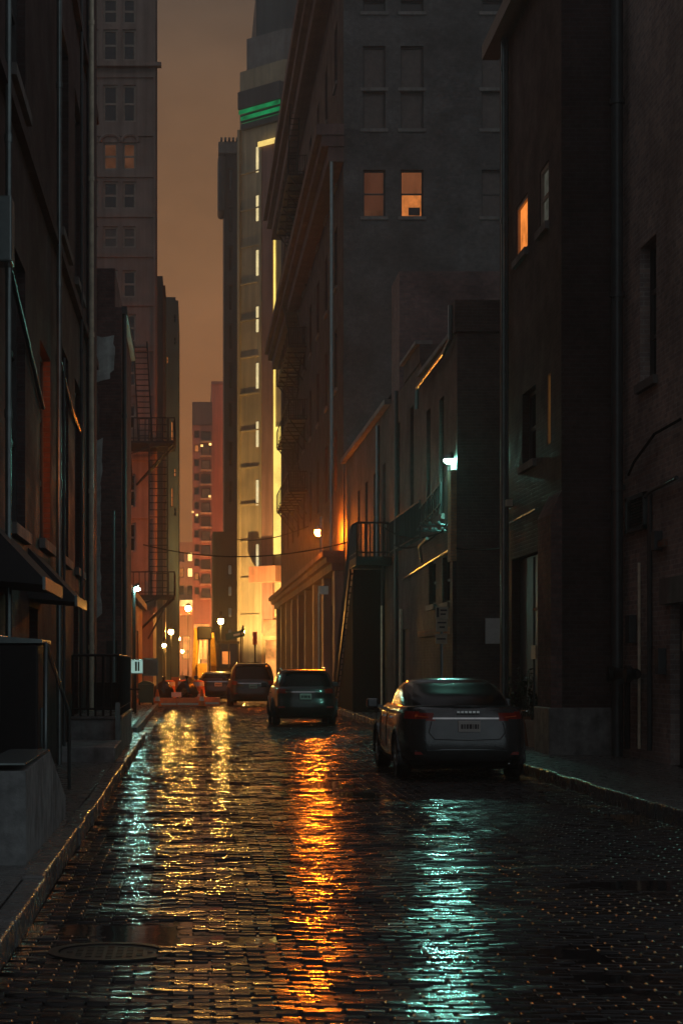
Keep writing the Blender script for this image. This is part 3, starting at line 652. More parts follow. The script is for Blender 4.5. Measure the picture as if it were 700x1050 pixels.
MB().tube([(RX1 - .05, yx(658, RX1), .3), (RX1 - .05, yx(658, RX1), gz(577, 31.2))], .025).build('conduit', M['pipe_bright'], r1)
mb = MB().tube([(RX1 - .1, yx(700, RX1), gz(490, 28.7)), (RX1 - .06, yx(672, RX1), gz(503, 30.3)), (RX1 - .06, yx(664, RX1), gz(510, 30.9))], .03); mb.build('conduit', M['pipe_paint'], r1)
MB().tube([(RX1 - .04, yx(668, RX1), .3), (RX1 - .04, yx(668, RX1), gz(505, 30.6))], .04).build('conduit', M['pipe_paint'], r1)
MB().tube([(RX1 - .05, 32.0, gz(487, 32)), (RX1 - .12, 31.3, gz(474, 31.3)), (RX1 - .1, 30, gz(445, 30)), (RX1 - .1, 28.4, gz(430, 28.4))], .022, 8).build('cable', M['tar'], r1)
mb = MB().tube([(RX1 - .25, 31.9, 1.5), (RX1 - .25, 30.6, 1.5)], .09); mb.tube([(RX1 - .25, 31.2, .3), (RX1 - .25, 31.2, 1.5)], .05)
for y in (31.9, 30.6): mb.lathe([(0, -.06), (.13, -.06), (.13, .02), (.07, .1), (0, .1)], (RX1 - .36, y, 1.5), 'x')
mb.build('fire_connection', M['black_metal'], r1)
for y, z, w, h in ((31.75, 2.0, .3, .45), (30.0, 3.4, .25, .3), (29.75, 1.5, .22, .4)): MB().box(RX1 - .13, RX1 - .003, y - w / 2, y + w / 2, z, z + h, .012).build('junction_box', M['pipe_paint'], r1)
MB().box(RX1 - .08, RX1 - .003, yx(684, RX1), yx(672, RX1), gz(562, 30), gz(555, 30)).build('bracket', M['brick_red'], r1)

r2 = thing('pier_building', (RX2, 33, 0), 'dark brick building with a projecting pier and one bright orange upper window', 'building')
opP = [(yx(540.5, RX2), yx(529, RX2), 9.42, 10.45), (yx(562, RX2), yx(553, RX2), 9.42, 10.5), (yx(549, RX2), yx(535, RX2), 5.4, 6.75), (yx(564, RX2), yx(561, RX2), 5.5, 6.75), (yx(551, RX2), yx(524.5, RX2), .13, 3.7)]
sh = shell(RX2, 16, 33, 39.6, 14.1, W=opP, depth=.22); sh.build('wall', M['brick_mid'], r2)
window(r2, 'W', RX2, opP[0], 'lit_bright', 'frame_pale', rows=1, depth=.11); window(r2, 'W', RX2, opP[1], 'lit_pale', 'frame_pale', rows=2, depth=.11)
window(r2, 'W', RX2, opP[2], 'pane', rows=2, depth=.22); window(r2, 'W', RX2, opP[3], 'lit_slit', rows=1, depth=.10, sill=False, fw=.02)
sbox(MB(), 'W', RX2, *opP[4], .16, .21).build('door', M['door_grey'], r2)
MB().prism([(RX2 - .19, .13), (RX2, .13), (RX2, 4.6), (RX2 - .003, 4.6), (RX2 - .19, 4.2)], 32.94, 34.2).build('pier', M['brick_dark'], r2)
MB().box(RX2 - .24, RX1 - .02, 32.86, 34.3, .1, .92, .02).build('plinth', M['concrete'], r2)
MB().box(RX2 - .35, RX2 - .003, 33, 39.7, 13.95, 14.25).build('gutter', M['pipe_paint'], r2)
downpipe(r2, RX2 - .12, yx(516, RX2 - .12), .13, 13.95, .055, 'pipe_metal')
downpipe(r2, RX2 - .07, yx(519.5, RX2 - .07), .13, 13.95, .03, 'pipe_paint')
MB().tube([(RX2 - .05, yx(525, RX2), gz(534, 37.5)), (RX2 - .05, yx(552, RX2), gz(521, 35))], .025).build('conduit', M['pipe_metal'], r2)
mb = MB().tube([(RX2 - .04, yx(549.5, RX2), .7), (RX2 - .04, yx(549.5, RX2), 3.6)], .02); mb.tube([(RX2 - .04, yx(549.5, RX2), 2.65), (RX2 - .04, yx(556, RX2), 2.65)], .03); mb.build('conduit', M['pipe_metal'], r2)
MB().box(RX2 - .06, RX2 - .003, yx(552, RX2), yx(547.5, RX2), 1.75, 2.0).build('notice', M['sign_face'], r2)
MB().box(RX2 - .12, RX2 - .003, yx(525.5, RX2), yx(523.8, RX2), gz(519, 38), gz(512, 38)).build('alarm_box', M['sign_face'], r2)

# stepped row of low brick buildings
ra = thing('corner_brick_building', (RX2, 46, 0), 'low brown brick corner building carrying the teal wall lamp', 'building')
opA2 = []
for l, r, t, b in ((427, 435, 578, 624), (439.5, 446.5, 574, 620), (453, 461, 570, 618), (437, 441, 420, 528), (450, 455, 408, 528), (399, 410, 666, 742), (424, 448, 664, 745)):
    u0, u1 = sorted((yx(l, RX2), yx(r, RX2))); m = (u0 + u1) / 2; z0, z1 = gz(b, m), gz(t, m); opA2.append((u0, u1, max(.13, z0), z1))
opA2 = [o for o in opA2 if o[1] < 61.3]
shell(RX2, 15, 46, 53.2, 9.5, W=[o for o in opA2 if o[1] < 53.2]).build('wall', M['brick_brown'], ra)
for o in [o for o in opA2 if o[1] < 53.2]:
    if o[2] < .2: sbox(MB(), 'W', RX2, *o, .1, .16).build('door', M['door_grey'], ra)
    else: window(ra, 'W', RX2, o, 'pane', rows=2)
MB().box(RX2 - .06, 15, 45.95, 46.5, 9.503, 10.25).build('parapet', M['brick_brown'], ra)
MB().box(RX2 - .1, RX2 + .35, 46.6, 53.2, 9.503, 9.62).build('coping', M['stone_grey'], ra)
MB().tube([(RX2 - .1, 46.4, 10.2), (RX2 - .1, 46.4, 9.4), (RX2 - .15, 47.2, 9.2), (RX2 - .15, 52.9, 9.15), (RX2 - .15, 53.0, 8.6)], .06).build('gutter', M['pipe_metal'], ra)
MB().box(RX2 - .14, RX2 - .002, 46.05, 46.62, 4.1, 6.25).build('pilaster', M['brick_warm_lit'], ra)  # warm lit strip under the lamp put into the brick colour
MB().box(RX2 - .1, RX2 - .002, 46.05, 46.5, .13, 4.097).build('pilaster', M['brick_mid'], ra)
MB().box(RX2 - .1, RX2 - .003, 46.5, 53.2, gz(652, 50), gz(645, 50)).build('ledge', M['brick_red'], ra)
MB().tube([(RX2 - .08, 46.1, gz(561, 46)), (RX2 - .08, 46.5, gz(563, 46.5)), (RX2 - .08, 57, gz(581, 53) - .15)], .03).build('conduit', M['pipe_metal'], ra)
MB().tube([(RX2 - .05, 52.6, gz(576, 52.6)), (RX2 - .3, 51.0, gz(560, 51)), (RX2 - .3, 49.4, gz(552, 49.4))], .04).build('awning_arm', M['pipe_metal'], ra)
for i in range(9):                                            # electricity insulators and brackets on the wall
    y = 47 + i * .62; z = gz(545 - 2 * (i % 3), y) + .12 * math.sin(i * 2.1); mb = MB().tube([(RX2, y, z), (RX2 - .22, y, z + .03)], .022, 6); mb.ball((RX2 - .22, y, z + .06), .05, sub=1); mb.build('insulator', M['pipe_metal'], ra)
MB().box(6.9, 7.3, 45.93, 45.997, gz(660, 46), gz(634, 46)).build('notice', M['white'], ra)
rb = thing('parapet_brick_building', (RX2, 54, 0), 'taller narrow brick building with a raised parapet behind the corner building', 'building')
opB = [(55, 55.9, 5.6, 9.0), (58.6, 59.4, 5.6, 9.0), (56.2, 58.2, .13, 2.7)]
shell(RX2, 15, 53.22, 61.4, 9.9, W=opB).build('wall', M['brick_brown'], rb)
MB().box(RX2 - .04, 15, 53.22, 57.2, 9.903, 10.4).build('parapet', M['brick_brown'], rb)
MB().box(RX2 - .16, RX2 + .3, 53.22, 57.25, 10.403, 10.5).build('coping', M['stone_grey'], rb)
for o in opB[:2]: window(rb, 'W', RX2, o, 'pane')
sbox(MB(), 'W', RX2, *opB[2], .1, .16).build('door', M['door'], rb)
downpipe(rb, RX2 - .1, yx(406, RX2 - .1), .13, 9.9, .06, 'pipe_paint'); downpipe(rb, RX2 - .08, 57.6, .13, 3.3, .05, 'pipe_bright')
shell(RX2 + .02, 16, 59, 61.3, 13.55, z0=9.905).build('stair_tower', M['brick_dark'], rb)
rc = thing('long_brick_building', (RX2, 70, 0), 'long low brick building with a sloping gutter line behind the iron staircase', 'building')
opC = [(63 + 3.2 * i, 63.9 + 3.2 * i, 5.2, 8.2) for i in range(4)] + [(70, 71.2, .13, 2.8), (75, 77, .13, 3)]
shell(RX2, 15, 61.42, 79.6, 9.85, W=opC).build('wall', M['brick_brown'], rc)
for o in opC[:4]: window(rc, 'W', RX2, o, 'pane')
for o in opC[4:]: sbox(MB(), 'W', RX2, *o, .1, .16).build('door', M['door'], rc)
MB().box(RX2 - .2, RX2 + .2, 61.42, 79.6, 9.853, 10.02).build('coping', M['stone_grey'], rc)
for px in (364, 371, 382, 387): downpipe(rc, RX2 - .08, yx(px, RX2 - .08), .13, 5.2 + (px == 387) * 4.4, .07, 'pipe_metal')
mb = MB().box(6.8, 8.5, 66, 68, 10.03, 10.9); mb.build('roof_vent', M['tar'], rc)

# teal wall lamp on the corner
wl = thing('wall_lamp', (6.15, 46, 6.1), 'bright teal white wall lamp on the corner of the low brick building', 'wall lamp')
LT = at(460.5, 472, 46.75)
MB().tube([(RX2, 46.9, LT.z + .05), (LT.x + .07, 46.85, LT.z + .2), (LT.x, 46.77, LT.z + .13)], .03).build('arm', M['pipe_metal'], wl)
MB().lathe([(.0, .16), (.12, .13), (.17, .02), (.165, .015)], (LT.x, 46.75, LT.z), n=16).build('hood', M['pipe_metal'], wl)
MB().ball((LT.x, 46.75, LT.z), .13, .13, .09).build('bulb', M['lamp_teal'], wl)

# iron staircase against the wall
sx0, sx1 = 5.08, 6.2
ir = thing('iron_staircase', (5.6, 65, .13), 'dark outside staircase with railed landing against the right brick wall', 'staircase')
zl = gz(573, 62)
MB().box(sx0, sx1, 60.6, 63, zl - .28, zl, .02).build('landing', M['black_metal'], ir)
mb = MB(); ns = 24; y1_ = 70.2
for i in range(ns):
    y = 63 + (y1_ - 63) * i / ns; z = zl - (zl - .13) * (i + 1) / (ns + 1); mb.box(sx0 + .06, sx1 - .06, y, y + .3, z - .05, z)
mb.build('treads', M['black_metal'], ir)
for x in (sx0, sx1 - .06):
    MB().prism([(63, zl), (y1_, .2), (y1_, .13), (y1_ - .3, .13), (63, zl - .42)], x, x + .06, 'x').build('stringer', M['black_metal'], ir)
MB().prism([(63, zl - .5), (y1_ - .6, .15), (63, .15)], sx0 + .1, sx0 + .14, 'x').build('side_panel', M['tar'], ir)
MB().box(sx0 + .1, 6.15, 62.8, 62.85, .13, zl - .3).build('end_panel', M['tar'], ir)
mb = MB(); railrun(mb, (sx0 + .03, 60.65, zl), (sx1, 60.65, zl), 1.05, 8, .025); railrun(mb, (sx0 + .03, 60.65, zl), (sx0 + .03, 63, zl), 1.05, 10, .025); railrun(mb, (sx0 + .03, 63, zl), (sx0 + .03, y1_, .25), 1.0, 24, .022)
mb.tube([(sx0 + .03, 60.65, zl + 1.05), (sx0 - .12, 60.6, zl + .95), (sx0 - .14, 60.6, zl + .7)], .03); mb.build('railing', M['black_metal'], ir)
mb = MB(); railrun(mb, (6.12, 60.5, zl), (6.12, 52.5, zl), 1.05, 22, .022); railrun(mb, (6.12, 52.5, zl + .3), (6.12, 48, zl + .55), .55, 10, .018); mb.build('wall_rail', M['black_metal'], ir)
MB().tube([(gx(392, 60.9), 60.9, .13), (gx(392, 60.9), 60.9, gz(621, 60.9))], .06).build('bollard_pipe', M['pipe_bright'], ir)
MB().tube([(5.95, 60.9, .13), (5.95, 60.9, zl - .3)], .06).build('post', M['black_metal'], ir)

# big grey building closing the right side
gb = thing('big_grey_building', (RX2, 80, 0), 'huge grey brick building facing the viewer with two orange lit windows', 'building')
GY = 80.5; opG = []; gk = []
for cl, cr in ((372, 395), (410.5, 434), (493.5, 517), (533, 556)):
    for t, b, k in ((-62, -20, 'pane_blind'), (5, 40, 'pane_blind') if 0 else (0, 12, 'pane'), (47, 90, 'pane_blind'), (91.5, 132, 'pane_blind'), (174, 222, None), (292, 340, 'pane'), (410, 458, 'pane')):
        if t in (292, 410) and cl < 480: continue
        kk = k or ('lit_dim' if cl == 372 else ('lit_orange' if cl == 410.5 else 'pane_blind'))
        opG.append((gx(cl, GY), gx(cr, GY), gz(b, GY), gz(t, GY))); gk.append(kk)
GZ = 34.0
opGW = [(84 + 6 * j, 85.6 + 6 * j, 9.2 + 4.4 * i, 11.8 + 4.4 * i) for j in range(9) for i in range(5)]
mb = MB(); face(mb, 'S', GY, RX2, 30, 0, GZ, opG, .3); mb.quad((30, GY, 0), (30, 137, 0), (30, 137, GZ), (30, GY, GZ)); mb.quad((RX2, 137, 0), (30, 137, 0), (30, 137, GZ), (RX2, 137, GZ)); mb.quad((RX2, GY, GZ), (30, GY, GZ), (30, 137, GZ), (RX2, 137, GZ)); mb.build('wall', M['brick_grey'], gb)
mb = MB(); face(mb, 'W', RX2, GY, 137, 0, GZ, opGW, .3); mb.build('street_wall', M['brick_black'], gb)
for o, k in zip(opG, gk): window(gb, 'S', GY, o, k, rows=2 if o[3] - o[2] > 1.75 else 1, depth=.3)
for o, k in zip(opG, gk):
    if k not in ('lit_dim', 'lit_orange'): continue
    u0, u1, z0, z1 = o; zb = z0 + .3 if k == 'lit_dim' else z0 + (z1 - z0) * .5
    sbox(MB(), 'S', GY, u0 + .08, u1 - .08, zb, z1 - .08, .24, .25).build('blind', M['blind_dim' if k == 'lit_dim' else 'blind_lit'], gb)
    if k == 'lit_orange': sbox(MB(), 'S', GY, u0 + .35, u1 - .12, z0 + .09, z0 + .42, .222, .235).build('sill_box', M['ink'], gb)
for i, o in enumerate(opGW): window(gb, 'W', RX2, o, 'pane', depth=.3, sill=i % 5 != 0)
def cornice(x, z0, z1, nm='cornice', mat='cornice_dark'):
    mb = MB().box(RX2 - (RX2 - x) * .55, RX2 - .003, GY - .1, 137, z0, z0 + (z1 - z0) * .4); mb.box(RX2 - (RX2 - x) * .8, RX2 - .003, GY - .2, 137, z0 + (z1 - z0) * .4 + .004, z0 + (z1 - z0) * .7)
    mb.box(x, RX2 - .003, GY - .3, 137, z0 + (z1 - z0) * .7 + .004, z1); return mb.build(nm, M[mat], gb)
cornice(5.1, 22.4, 23.9); cornice(5.0, 31.5, 33.4); cornice(5.36, 5.55, 6.35, 'shop_cornice')
for i in range(9):
    y = GY + .2 + 6.9 * i; MB().box(RX2 - .35, RX2 - .003, y, y + 1.1, .13, 5.54).build('pilaster', M['stone_brown'], gb)
for i in range(8):
    y = GY + 1.4 + 6.9 * i; sbox(MB(), 'W', RX2, y, y + 5.6, .6, 4.3, -.06, -.01).build('shop_window', M['pane'], gb)
downpipe(gb, RX2 - .5, GY - .05, 6.36, 22.4, .07, 'pipe_metal')
shell(RX2 + .4, 30, GY + .5, 137, 42, z0=GZ + .003).build('upper_storeys', M['brick_grey'], gb)
FX0 = 5.25
fl = [gz(p, 112) for p in (205, 290, 372, 442, 512)]
fire_escape('fire_escape', 'tall black iron fire escape climbing the dark right facade through five floors', fl, FX0, RX2, 106, 121,
    lambda z: [((FX0 + .1, y, z - .1), (RX2, y, z - 1.3)) for y in (106.3, 110, 114, 118, 120.8)],
    [((FX0 + .5, 107 if i % 2 else 119, fl[i + 1]), (FX0 + .5, 117 if i % 2 else 109, fl[i]), (.35, 0, 0)) for i in range(4)] + [((FX0 + .2, 106.5, fl[0]), (FX0 + .5, 106.5, gz(60, 108)), (.25, 0, 0))])
# sodium lamp at the corner
ol = thing('corner_lamp', (5.4, 81.5, 6.36), 'glowing orange lamp above the shop cornice at the corner of the grey building', 'street lamp')
LO = at(326.5, 546, 82.2)
MB().tube([(gx(329.5, 81.5), 81.5, 6.36), (gx(329.5, 81.5), 81.5, 7.85)], .07).build('post', M['pipe_metal'], ol)
MB().tube([(gx(329.5, 81.5), 81.5, 7.55), (LO.x, 82.2, LO.z + .26)], .035).build('arm', M['pipe_metal'], ol)
MB().lathe([(0, .28), (.12, .25), (.2, .14), (.2, .1)], tuple(LO), n=16).build('hood', M['pipe_metal'], ol)
MB().ball(tuple(LO), .17, .17, .16).build('bulb', M['lamp_orange'], ol)

# signs on the right pavement
ps = thing('parking_sign', (gx(452, 43.5), 43.5, .13), 'stacked cream parking signs on a thin post in front of the corner building', 'sign')
sg = lambda px: gx(px, 43.5); sgz = lambda py: gz(py, 43.5)
MB().tube([(sg(452.5), 43.53, .13), (sg(452.5), 43.53, sgz(622))], .03).build('post', M['pipe_metal'], ps)
for a, b, l, r in ((622, 634.5, 446, 459), (635, 647.5, 446.5, 458.5), (650, 660, 446, 458)):
    p = MB().box(sg(l), sg(r), 43.47, 43.49, sgz(b), sgz(a)).build('sign_plate', M['sign_face'], ps)
    mb = MB()
    if a == 622: mb.box(sg(447.2), sg(449.6), 43.462, 43.468, sgz(633), sgz(623.2)); mb.box(sg(451), sg(457.8), 43.462, 43.468, sgz(626.6), sgz(625)); mb.box(sg(451), sg(456.5), 43.462, 43.468, sgz(630.6), sgz(629))
    elif a == 635: mb.box(sg(448), sg(457), 43.462, 43.468, sgz(639.3), sgz(637.7)); mb.box(sg(450), sg(455.5), 43.462, 43.468, sgz(644), sgz(642.2))
    else: mb.box(sg(447.5), sg(456.5), 43.462, 43.468, sgz(655.8), sgz(654.4))
    mb.build('marks', M['ink'], p)
ws = thing('square_sign', (gx(326.5, 74), 74, .13), 'small blank pale square sign high on a thin post at the far right kerb', 'sign')
MB().tube([(gx(327, 74), 74, .13), (gx(327, 74), 74, gz(601, 74))], .035).build('post', M['pipe_bright'], ws)
MB().box(gx(328, 74), gx(336.5, 74), 73.95, 73.98, gz(609.5, 74), gz(601, 74), .005).build('sign_plate', M['white'], ws)
# planters
def planter(px, Y, h, r, mat, label, plant_h, seed):
    c = Vector((gx(px, Y), Y, .13)); th = thing('plant_pot', c, label, 'planter', 'potted plants by the right wall')
    MB().lathe([(0, 0), (r * .72, 0), (r, h * .9), (r * 1.08, h * .9), (r * 1.08, h), (r * .95, h), (r * .92, h * .93), (0, h * .93)], c, n=24).build('pot', M[mat], th, smooth=40)
    r2 = random.Random(seed); mb = MB(); st = MB()
    for i in range(16):
        a = r2.uniform(0, 6.28); ln = plant_h * r2.uniform(.6, 1); k = r2.uniform(.15, .5)
        b = c + Vector((r2.uniform(-.1, .1), r2.uniform(-.1, .1), h * .93)); tip = b + Vector((math.cos(a) * k * ln * .6, math.sin(a) * k * ln * .6, ln))
        st.tube([b, b.lerp(tip, .5) + Vector((0, 0, .04)), tip], .006, 5)
        for j in range(9):
            p = b.lerp(tip, .25 + .75 * j / 8); q = Vector((r2.uniform(-1, 1), r2.uniform(-1, 1), r2.uniform(-.2, .8))).normalized(); s = r2.uniform(.07, .13); w = q.cross(Vector((r2.uniform(-1, 1), .3, 1))).normalized() * s * .28
            mb.add([p, p + q * s * .5 + w, p + q * s, p + q * s * .5 - w], [(0, 1, 2, 3)])
    st.build('stems', M['leaf'], th); mb.build('leaves', M['leaf'], th)
planter(541, 36.5, .55, .25, 'terracotta', 'tall brown pot with a leafy plant just right of the grey sedan', 1.0, 4)
planter(549.5, 36.0, .5, .2, 'sign_face', 'pale yellow tapered pot beside the brown pot at the pier', .55, 5)
planter(531, 38.0, .5, .22, 'terracotta', 'brown pot with a bushy plant partly hidden by the grey sedan', .8, 6)

# ------------------------------------------------------------------ street end
cb_ = thing('cream_corner_building', (5, 146, 0), 'tall cream corner building with green neon cornice and a column of lit windows', 'building')
P0, P1 = Vector((gx(246, 147.5), 147.5, 0)), Vector((6.75, 144.3, 0)); DV = (P1 - P0); NV = Vector((DV.y, -DV.x, 0)).normalized()
if NV.y > 0: NV = -NV
def cq(f0, f1, z0, z1, d0, d1):                               # block on the chamfered face; f along the face, d out of it
    mb = MB(); pts = [P0 + DV * f for f in (f0, f1)]
    lo = [pts[0] + NV * d0, pts[1] + NV * d0, pts[1] + NV * d1, pts[0] + NV * d1]
    mb.add([(*p.xy, z0) for p in lo] + [(*p.xy, z1) for p in lo], [(0, 1, 2, 3), (4, 5, 6, 7), (0, 1, 5, 4), (1, 2, 6, 5), (2, 3, 7, 6), (3, 0, 4, 7)]); return mb
CZ = lambda py: gz(py, 146)
mb = MB().prism([(P0.x, P0.y), (P1.x, P1.y), (16, 144.3), (16, 170), (P0.x + .75, 170)], 0, CZ(68), 'z'); mb.build('wall', M['stone_cream'], cb_)
cq(-.02, .03, 0, CZ(128), .003, .2).build('corner_pilaster', M['stone_cream'], cb_)
for i in range(13): cq(.03, .5, CZ(175 + i * 38), CZ(173.6 + i * 38), .003, .12).build('string_course', M['stone_cream'], cb_)
for i in range(24): cq(.12 + i * .039, .135 + i * .039, CZ(123), CZ(115.3), .3, .36 + .1).build('dentil', M['tower_dark'], cb_)
cq(.5, .56, 0, CZ(148), .003, .3).build('pilaster', M['stone_cream'], cb_)
cq(.56, .8, 4, CZ(150), .003, .25).build('bay', M['stone_rose'], cb_)
for py in (150, 200, 256, 314, 372, 432, 492, 558): cq(.385, .45, CZ(py + 26), CZ(py), .003, .04).build('window', M['lit_cream'], cb_)
cq(.8, 1.03, CZ(570), CZ(440), .003, .12).build('lit_bay', M['lit_yellow'], cb_)  # glow stands in for light on this facade strip and the edges below
cq(.8, .825, CZ(440), CZ(200), .003, .12).build('lit_edge', M['lit_yellow'], cb_)
cq(.47, .49, CZ(575), CZ(300), .003, .05).build('lit_edge', M['lit_band'], cb_)
cq(.82, 1.0, CZ(212), CZ(202), .003, .15).build('lit_sign', M['lit_band'], cb_)
cq(.5, .98, CZ(152), CZ(147), .26, .4).build('lit_band', M['lit_band'], cb_)
cq(.1, 1.05, CZ(130), CZ(124), .003, .35).build('cornice', M['tower_dark'], cb_)
for i, (t, b) in enumerate(((111, 115), (117, 121), (123.2, 124.8))): cq(.12, 1.05, CZ(b), CZ(t), .2 + .2 * (2 - i), .28 + .2 * (2 - i)).build('neon_strip', M['neon_green'], cb_)
cq(.1, 1.06, CZ(110), CZ(92), .003, .7).build('cornice', M['tower_dark'], cb_)
mb = MB().prism([(4.15, 148.3), (6.9, 145.8), (16, 146), (16, 170), (4.9, 170)], CZ(67.9), CZ(30), 'z'); mb.build('attic', M['stone_grey'], cb_)
mb = MB().prism([(5.0, 152), (7.2, 150), (16, 150), (16, 170), (5.0, 170)], CZ(29.9), CZ(-40), 'z'); mb.build('top_storey', M['tower_slate'], cb_)
cq(.55, 1.15, CZ(598), CZ(582), .3, 1.6).build('marquee', M['salmon'], cb_)
cq(.6, 1.1, CZ(652), CZ(636), .003, .3).build('shop_sign', M['lit_shop'], cb_)
cq(.62, 1.1, CZ(700), CZ(657), .003, .1).build('shop_window', M['lit_shop'], cb_)
def tower(name, label, px0, px1, pyt, Y, mat, depth=20, ops=(), pane='pane', extra=None):
    th = thing(name, (gx((px0 + px1) / 2, Y), Y, 0), label, 'building')
    shell(gx(px0, Y), gx(px1, Y), Y, Y + depth, gz(pyt, Y), S_=[o[:4] for o in ops], depth=.4).build('wall', M[mat], th)
    for o in ops: window(th, 'S', Y, o[:4], o[4] if len(o) > 4 else pane, rows=1, sill=False, depth=.4, fw=.12)
    return th
dsl = tower('dark_slab_tower', 'dark slab tower with a crenellated top left of the cream building', 230, 244, 145, 175, 'tower_slate', 8,
    [(gx(234, 175), gx(239, 175), gz(p + 26, 175), gz(p, 175)) for p in (172, 212, 252, 292, 332, 372, 412, 452, 492)])
mb = MB()
for i in range(5): mb.box(gx(226 + i * 4, 175), gx(228.3 + i * 4, 175), 174.6, 176, gz(147, 175) + .2, gz(142, 175))
mb.box(gx(224, 175), gx(245, 175), 174.5, 176, gz(158, 175), gz(147, 175)); mb.build('parapet', M['stone_grey'], dsl)
MB().box(gx(223.5, 175), gx(231, 175), 174.4, 178, gz(218, 175), gz(160, 175), .3).build('oriel', M['tower_slate'], dsl)
tower('low_dark_block', 'lower dark block with narrow windows in front of the dark slab tower', 218, 243, 545, 165, 'tower_dark', 8,
    [(gx(233, 165), gx(239, 165), gz(p + 12, 165), gz(p, 165), 'lit_pale') for p in (578, 600, 622, 644)])
salm = tower('salmon_tower', 'plain salmon tower glowing orange behind the balcony tower', 217, 230, 394, 262, 'salmon', 15)
MB().box(gx(216.6, 262), gx(229, 262), 261.5, 266, gz(394, 262), gz(391.5, 262)).build('parapet', M['stone_rose'], salm)
ot = []
for i in range(12):
    y = 441 + i * 14.6
    ot.append((gx(199, 250), gx(204.5, 250), gz(y + 8, 250), gz(y, 250), 'lit_orange' if i in (1, 10) else 'pane'))
    ot.append((gx(206.5, 250), gx(216, 250), gz(y + 11, 250), gz(y + 1, 250), 'lit_dim' if i % 3 else 'pane_blind'))
bt = tower('balcony_tower', 'far apartment tower with stacked balconies and a dark flat top', 197.5, 217.5, 413, 250, 'stone_rose', 12, ot)
MB().box(gx(197.2, 250), gx(217.7, 250), 249.6, 261, gz(436, 250), gz(412.5, 250)).build('plant_room', M['tower_dark'], bt)
for i in range(12): MB().box(gx(205.5, 250), gx(217, 250), 248.6, 249.99, gz(454.5 + i * 14.6, 250), gz(453 + i * 14.6, 250)).build('balcony', M['stone_cream'], bt)
for px, py in ((207, 458.5), (215.5, 457), (215, 510), (202, 529), (197.5, 526)):
    lm = MB().box(gx(px - 1.2, 250), gx(px + 1.2, 250), 248.2, 248.5, gz(py + 1, 250), gz(py - 1, 250)); lm.build('balcony_light', M['lit_gold'], bt)
op = [(gx(183 + c * 9, 300), gx(189 + c * 9, 300), gz(r + 10, 300), gz(r, 300), random.choice(['lit_gold', 'lit_orange', 'lit_dim', 'pane', 'pane'])) for c in range(5) for r in (566, 582, 600)] + \
     [(gx(176 + c * 11, 300), gx(184 + c * 11, 300), gz(676, 300), gz(652, 300), 'lit_shop' if c % 2 else 'lit_gold') for c in range(5)]
fb = tower('far_shop_block', 'hazy low block of lit shops closing the end of the street', 172, 226, 556, 300, 'stone_rose', 10, op)
MB().box(gx(180, 300), gx(214, 300), 297, 299.9, gz(631, 300), gz(618, 300)).build('marquee', M['salmon'], fb)
MB().box(gx(182, 300), gx(212, 300), 296.8, 297, gz(622, 300), gz(616, 300)).build('lit_sign', M['lit_gold'], fb)
lb = tower('left_shop_row', 'row of lit shop fronts on the left beyond the fire escape', 148, 179, 560, 172, 'stone_brown', 40,
    [(gx(164 + c * 5.2, 172), gx(168 + c * 5.2, 172), gz(b, 172), gz(a, 172), k) for c in range(3) for a, b, k in ((668, 690, 'lit_gold'), (640, 654, 'lit_shop'), (615, 628, 'lit_dim'), (590, 603, 'pane'))])
for i, (l, r, t_, b_, k) in enumerate(((199, 205, 655, 690, 'lit_gold'), (207, 214, 655, 690, 'lit_shop'), (199, 215, 640, 648, 'lit_shop'))):
    MB().box(gx(l, 249.9), gx(r, 249.9), 249.7, 249.95, gz(b_, 249.9), gz(t_, 249.9)).build('shop_front', M[k], bt)
for i, px in enumerate((151, 156, 161)):
    MB().box(gx(px, 171.9), gx(px + 3.5, 171.9), 171.6, 171.95, gz(690, 171.9), gz(650 + 6 * (i % 2), 171.9)).build('shop_front', M['lit_gold'], lb)
# street lamps of the cross street
def end_lamp(px, py, Y, r, label):
    p = at(px, py, Y); th = thing('street_lamp', (p.x, Y, 0), label, 'street lamp', 'glowing golden lamps at the end of the street')
    MB().tube([(p.x, Y + .3, 0), (p.x, Y + .3, p.z + .35), (p.x, Y, p.z + .4)], .08).build('post', M['black_metal'], th)
    MB().lathe([(0, r * 1.9), (r * .8, r * 1.5), (r * 1.15, r * .8)], tuple(p), n=12).build('hood', M['pipe_metal'], th)
    MB().ball(tuple(p), r).build('globe', M['lamp_gold'], th)
end_lamp(175.5, 648, 120, .16, 'glowing golden lamp left of the street axis above the rubbish bags')
end_lamp(183, 655, 190, .19, 'second glowing golden lamp just right of the leftmost one')
end_lamp(193, 624, 200, .3, 'golden lamp in front of the lit marquee at the street end')
end_lamp(226.5, 637, 93.2, .14, 'golden lamp above the excavator cab')
end_lamp(249, 648, 138, .14, 'golden lamp in front of the cream building base')
end_lamp(291, 618, 135, .11, 'golden lamp at the far corner of the grey building')
end_lamp(187, 668, 262, .2, 'low golden lamp added as shop light glow far behind the two rubbish bags')  # lamp added for the glow of distant shop lights
end_lamp(201, 663, 268, .2, 'low golden lamp added as shop light glow far behind the excavator stick')  # another one added as shop light glow
end_lamp(168.5, 662, 112, .11, 'small low golden lamp at the left shop row')
